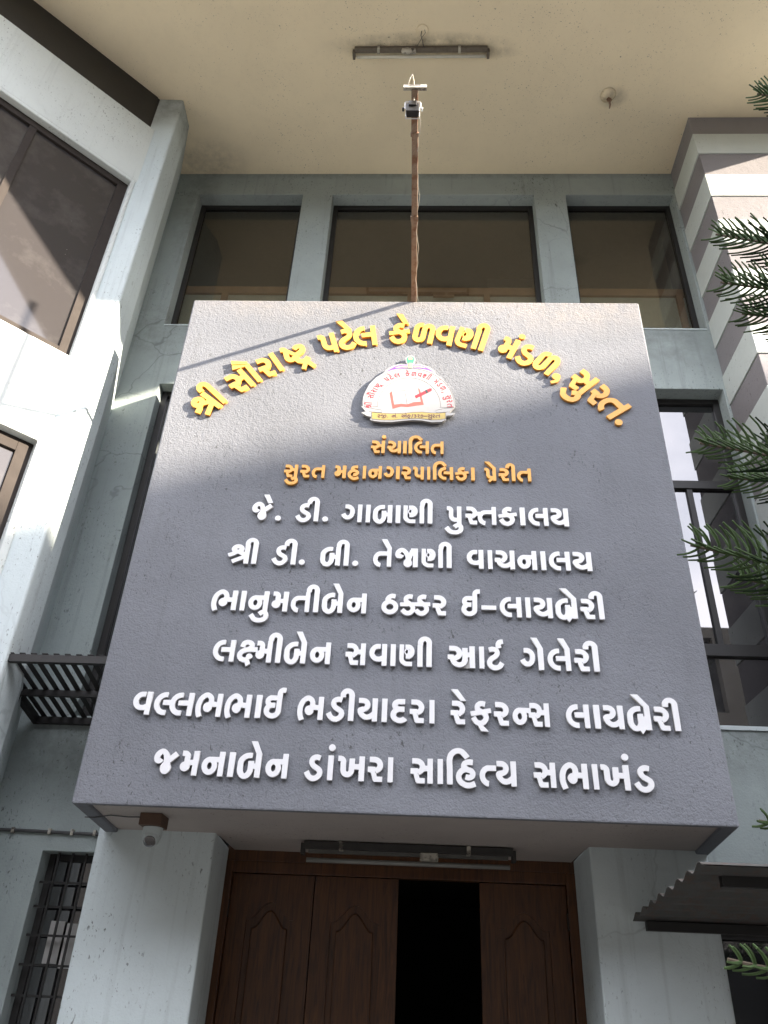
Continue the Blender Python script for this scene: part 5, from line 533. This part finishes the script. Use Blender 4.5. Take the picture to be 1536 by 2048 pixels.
# ------------------------------------------------------------------ soffit fittings
def batten(name, x0, x1, y, z, sag, label, L=M_DIRTY, T=None):
    e = empty(name, ((x0+x1)/2, y, z), label=label, cat='tube light', group=None)
    MB().box(x0, x1, y-.022, y+.022, z-.045, z-.004).build('batten', L, e, bevel=.003)
    for x, s in ((x0, 1), (x1, -1)):
        MB().box(x-.008*s-.012, x-.008*s+.012, y+.000, y+.066, z-.075, z-.012).build('tube_holder', L, e, bevel=.003)
    MB().tube([(x0+.012, y+.052, z-.052), (x1-.012, y+.052, z-.052)], .0135, 12).build('tube', T or M_TUBE, e, smooth=True)
    for f in (.18, .79): 
        x = x0+(x1-x0)*f; MB().box(x-.012, x+.012, y-.027, y+.027, z-.050, z).build('clip', M_DIRTY, e, bevel=.002)
    return e
bt = batten('soffit_tube_light', -.668, .547, 3.755, ZS, 0, 'grimy tube light fixed to the cream canopy ceiling', plain('sooty_batten', (.13, .11, .085), .8, 0, .5, 30))
MB().lathe((-.17, 3.752, ZS-.060), [(.004, -.07), (.024, -.062), (.030, 0), (.024, .062), (.004, .07)], 10, axis=(1, 0, 0)).build('starter_cover', M_DIRTY, bt)
SW = empty('soffit_wire_outlet', (-.05, 3.60, ZS), label='bare wire ends hanging from a ceiling outlet above the soffit tube', cat='wiring')
MB().lathe((-.05, 3.60, ZS-.001), [(.05, -.012), (.055, 0)], 18).build('outlet_plate', M_SOFFIT, SW)
MB().tube([(-.055, 3.60, ZS-.01), (-.062, 3.62, ZS-.05), (-.05, 3.66, ZS-.05), (-.035, 3.73, ZS-.035)], .0035, 5).build('wire', M_CABLE, SW)
MB().tube([(-.03, 3.59, ZS-.01), (-.022, 3.605, ZS-.04), (-.045, 3.63, ZS-.045), (-.10, 3.72, ZS-.05)], .0025, 5).build('wire', M_CABLE, SW)
FH = empty('ceiling_fan_hook', (1.733, 4.20, ZS), label='stained fan hook under a round plaster rose on the canopy ceiling', cat='ceiling hook')
MB().lathe((1.733, 4.20, ZS), [(.018, -.045), (.03, -.03), (.055, -.012), (.075, 0)], 20).build('plaster_rose', M_SOFFIT, FH, smooth=True)
hk = [(1.733+.018*math.cos(a), 4.20, ZS-.085+.03*math.sin(a)) for a in [math.pi/2+i*math.pi/6 for i in range(12)]]
MB().tube([(1.733, 4.20, ZS-.02)]+hk, .008, 7).build('hook', M_RUST, FH)
MB().tube([(1.733, 4.21, ZS-.06), (1.742, 4.22, ZS-.13), (1.735, 4.235, ZS-.165)], .012, 7, taper=.6).build('hook_shank', M_RUST, FH)

# ------------------------------------------------------------------ porch tube light, camera, cables
pt = batten('porch_tube_light', -.655, .60, 5.05, SZ0+.015, 0, 'dark tube light hanging above the wooden doors', plain('black_batten', (.030, .028, .025), .7, 0, .4, 30), T=plain('dull_tube', (.22, .22, .20), .4))
for o in pt.children:
    if o.name.startswith('tube') and not o.name.startswith('tube_h'): o.location.z -= .045; o.location.y += .02
MB().box(-.63, .575, 5.075, 5.10, SZ0-.048, SZ0-.030).build('reflector', plain('dull_reflector', (.10, .10, .09), .5, 0, .4), pt)
MB().box(.045, .155, 5.02, 5.075, SZ0-.075, SZ0-.032).build('ballast_box', M_DIRTY, pt, bevel=.006)
CC = empty('security_camera', (-1.41, 4.47, SZ0), label='white dome security camera on a brown block under the sign box corner', cat='camera')
MB().box(-1.475, -1.355, 4.40, 4.54, SZ0-.045, SZ0+.017).build('mount_block', plain('brown_mount_wood', (.09, .05, .03), .7, 0, .2), CC, bevel=.003)
MB().lathe((-1.412, 4.47, SZ0-.046), [(.050, -.055), (.052, -.04), (.054, 0)], 24).build('camera_base', M_PIER, CC, smooth=False, bevel=.003)
ax = Vector((.12, -.75, -.65)).normalized()
MB().lathe(Vector((-1.412, 4.462, SZ0-.098)), [(.012, -.046), (.034, -.034), (.046, -.012), (.048, .010), (.040, .030), (.037, .036)], 24, axis=ax).build('camera_ball', M_PIER, CC, smooth=True)
MB().lathe(Vector((-1.412, 4.462, SZ0-.098))+ax*.0365, [(.034, 0), (.030, .004), (.012, .006)], 24, axis=ax).build('camera_lens', M_GLASS, CC, smooth=True)
sg = MB().tube([(-1.475, 4.47, SZ0+.006), (-1.56, 4.468, SZ0+.004), (-1.66, 4.47, SZ0+.010), (-1.745, 4.462, SZ0-.006), (-1.80, 4.47, SZ0-.004), (-1.815, 4.60, SZ0+.02)], .0035, 6).build('camera_cable', M_CABLE); tag(sg, 'thin dark cable running from the dome camera to the sign box edge', 'cable')
CD = empty('wall_conduit', (-2.2, WY, 2.43), label='thin grey conduit clipped along the lower left wall', cat='pipe')
MB().tube([(-3.4, WY-.012, 2.436), (-2.4, WY-.012, 2.433), (-2.1, WY-.012, 2.428), (-1.89, WY-.012, 2.425)], .010, 8).build('pipe', M_CABLE, CD)
for x in (-2.45, -2.22, -2.08, -1.94): MB().box(x-.008, x+.008, WY-.026, WY, 2.415, 2.448).build('clip', M_DIRTY, CD)

# ------------------------------------------------------------------ slatted steel shelf left of the sign
SH = empty('slatted_shelf', (-2.05, WY, 3.14), label='black slatted steel shelf on brackets left of the sign box', cat='shelf')
def zsh(y): return 3.137+(WY-y)*.18
def bar_y(x0, x1, ya, yb, dz0, dz1):
    vs = [(x, yy, zsh(yy)+dz) for dz in (dz0, dz1) for yy in (ya, yb) for x in (x0, x1)]
    return MB().add(vs, [(0, 2, 3, 1), (4, 5, 7, 6), (0, 1, 5, 4), (2, 6, 7, 3), (0, 4, 6, 2), (1, 3, 7, 5)])
YF = 4.29
bar_y(-2.52, -2.48, YF+.002, WY, -.045, 0).build('side_rail', M_BLACK, SH); bar_y(-1.80, -1.77, YF+.002, WY-.003, -.045, 0).build('side_rail', M_BLACK, SH)
MB().box(-2.78, -1.765, YF-.035, YF, zsh(YF)-.045, zsh(YF)).build('front_rail', M_BLACK, SH); MB().box(-2.48, -1.80, WY-.04, WY-.002, zsh(WY)-.045, zsh(WY)-.002).build('back_rail', M_BLACK, SH)
MB().box(-2.48, -1.80, 4.66, 4.69, zsh(4.675)-.04, zsh(4.675)-.002).build('cross_rail', M_BLACK, SH)
for i in range(11):
    x = -2.47+i*.068
    bar_y(x, x+.034, YF-.03, WY-.004, .001, .006).build('slat', M_BLACK, SH)
for x, yy in ((-2.44, 4.62), (-2.08, WY-.05)):
    MB().tube([(x, yy, zsh(yy)-.04), (x-.01, yy-.01, zsh(yy)-.14)], .007, 6).build('bolt_rod', M_BLACK, SH)

# ------------------------------------------------------------------ corrugated awning at the right
AW = empty('corrugated_awning', (2.4, 4.93, 2.1), label='dark corrugated sheet awning on black beams at the lower right', cat='awning')
bm = MB(); ny, nx = 64, 1
ya, yb, za, zb = 3.62, 4.925, 2.165, 2.065
prev = None; vs = []; n_c = 8
for i in range(ny+1):
    t = i/ny; yy = ya+(yb-ya)*t; ph = (t*n_c) % 1
    w = .5-.5*math.cos(ph*2*math.pi)
    for x in (1.235, 5.2): vs.append((x, yy, za+(zb-za)*t+.028*w))
k = len(vs); vs += [(x, y_, z_+.004) for x, y_, z_ in vs]
fs = [(2*i, 2*i+1, 2*i+3, 2*i+2) for i in range(ny)]+[(k+2*i, k+2*i+2, k+2*i+3, k+2*i+1) for i in range(ny)]
fs += [(2*i, 2*i+2, k+2*i+2, k+2*i) for i in range(ny)]+[(2*i+1, k+2*i+1, k+2*i+3, 2*i+3) for i in range(ny)]
MB().add(vs, fs).build('corrugated_sheet', plain('weathered_fibre_sheet', (.075, .075, .07), .9, 0, .3, 7, .3, rust=(.085, .065, .055)), AW)
MB().box(1.30, 5.1, 4.885, 4.925, 2.018, 2.064).build('beam', M_BLACK, AW); MB().box(1.36, 5.1, 3.79, 3.83, 2.108, 2.152).build('beam', M_BLACK, AW)

# ------------------------------------------------------------------ trees
def rv(a=1): return Vector((random.uniform(-a, a), random.uniform(-a, a), random.uniform(-a, a)))
TREE_XY = (2.62, 1.95)
AT = empty('araucaria_tree', (TREE_XY[0], TREE_XY[1], 0), label='tall araucaria with drooping cord-like fronds at the right edge', cat='tree')
MB().tube([(TREE_XY[0]+.03*math.sin(z), TREE_XY[1]+.02*math.cos(z*1.3), z) for z in [i*.6 for i in range(15)]], .10, 12, taper=.25).build('trunk', M_BARK, AT, smooth=True)
def frond(tip, base, sag=.10, n=60, ln=.185, up=.5):
    tip, base = Vector(tip), Vector(base); ax = tip-base
    def P(t): return base+ax*t+Vector((0, 0, -sag*math.sin(math.pi*min(1, t*1.02))+.06*t*t))
    br = MB().tube([P(i/10) for i in range(11)], .010, 6, taper=.4)
    o = br.build('branch', M_BARK, AT)
    m = MB(); side = ax.cross(Vector((0, 0, 1))).normalized(); rol = random.uniform(-.3, .3)
    for i in range(n):
        t = .12+.88*i/n; c = P(t); d = (P(min(1, t+.03))-P(t-.03)).normalized(); nrm = (side.cross(d).normalized()+side*rol).normalized()
        for row in range(4):
            l = ln*min(1, .35+3.2*(1-t))*random.uniform(.85, 1.1)
            if row == 0: out = nrm*.95+side*.20+d*.30
            elif row == 1: out = nrm*.80-side*.50+d*.35
            elif row == 2: out = -nrm*.62+side*.35+d*.70; l *= 1.05
            else: out = -nrm*.35-side*.62+d*.60
            dd = (out+rv(.09)).normalized(); pts = []; cc = c.copy()
            for k in range(5):
                pts.append(cc.copy()); cc += dd*l/4; dd = (dd+d*.26+nrm*(.10 if row > 1 else -.02)).normalized()
            m.tube(pts, random.uniform(.0040, .0052), 5, taper=.6, mi=1 if (t > .88 or random.random() < .05) else 0)
    f = m.build('foliage', [M_LEAF, M_TIP], o); f['kind'] = 'stuff'
    return o
TX, TY = TREE_XY
for tip, bz in FRONDS:
    frond(tip, (TX-.02, TY, bz), sag=random.uniform(.03, .08), ln=.105 if tip[2] < 2.3 else .18)
for z in (1.3, 2.1, 3.0, 3.9, 4.9, 5.8):      # whorls on the far side of the trunk, outside the picture
    for a in (-60, 20, 75):
        l = .75
        frond((TX+l*math.cos(R(a)), TY-.2+l*math.sin(R(a))*.5, z+.1), (TX, TY, z), n=26, ln=.17)

def leafy_tree(name, label, x, y, h, cz, rx, rz, nleaf, seed, lf=.17):
    random.seed(seed)
    e = empty(name, (x, y, 0), label=label, cat='tree')
    t = MB().tube([(x, y, 0), (x+.1, y, h*.3), (x-.1, y+.1, h*.6), (x, y, cz)], .28, 10, taper=.4)
    for i in range(9):
        a = i*2.4; t.tube([(x, y, cz-rz*.7+i*.1), (x+rx*.45*math.cos(a), y+rx*.45*math.sin(a), cz-rz*.1), (x+rx*.8*math.cos(a), y+rx*.8*math.sin(a), cz+rz*.35*math.sin(i))], .09, 6, taper=.3)
    t.build('trunk', M_BARK, e)
    m = MB(); cl = []
    for i in range(40):
        v = rv().normalized()*random.uniform(.45, 1); cl.append((Vector((x+v.x*rx, y+v.y*rx, cz+v.z*rz)), random.uniform(.35, .8)*rx*.42))
    for i in range(nleaf):
        c, r = random.choice(cl); p = c+rv().normalized()*r*random.random()**.4
        a = rv().normalized(); b = a.orthogonal().normalized(); c2 = a.cross(b); s = lf*random.uniform(.6, 1.2)
        m.add([p-b*s, p+c2*s*.45, p+b*s, p-c2*s*.45], [(0, 1, 2, 3)])
    f = m.build('crown', M_BROAD, e); f['kind'] = 'stuff'
    return e
leafy_tree('broadleaf_tree', 'leafy tree across the courtyard, outside the picture at the right', 11.4, -.2, 9, 6.85, 2.6, 2.1, 9000, 3)
leafy_tree('broadleaf_tree', 'taller leafy tree further off beside the added shade block', 17.5, -3.2, 11, 9.2, 2.6, 2.0, 7000, 5)

# unseen building behind the camera, added to block low sky light
OB = empty('added_opposite_block', (-4, -9, 0), label='dull unseen building added opposite the entrance to block low sky light', cat='building')
link('opposite_wall', wall_mesh('opposite_wall', -32, 24, 0, 10.4, -9, -8.75, [(-30+i*4, -28.2+i*4, .9+j*3.6, 2.9+j*3.6) for i in range(13) for j in range(3)]), M_OPP, OB)
MB().box(-32, 24, -18, -9.002, 0, 10.35).build('opposite_body', M_DARK, OB)
# added unseen block, its roof line placed to shade the lower front
NB = empty('added_shade_block', (37.7, -9.86, 0), math.atan2(.75, 1), label='long beige unseen block added to shade the lower sign', cat='building')
NH = 21.5
link('block_wall', wall_mesh('block_wall', -24, 26, 0, NH-.245, 0, .25, [(-22.5+i*3.4, -20.9+i*3.4, 1.2+j*3.3, 2.9+j*3.3) for i in range(14) for j in range(6)]), M_SHADE_BLOCK, NB, local=True)
MB().box(-24, 26, -9, -.001, 0, NH-.05).build('block_body', M_DARK, NB, local=True); MB().box(-24.2, 26.2, -9.2, .3, NH-.24, NH).build('block_roof', M_SHADE_BLOCK, NB, local=True)
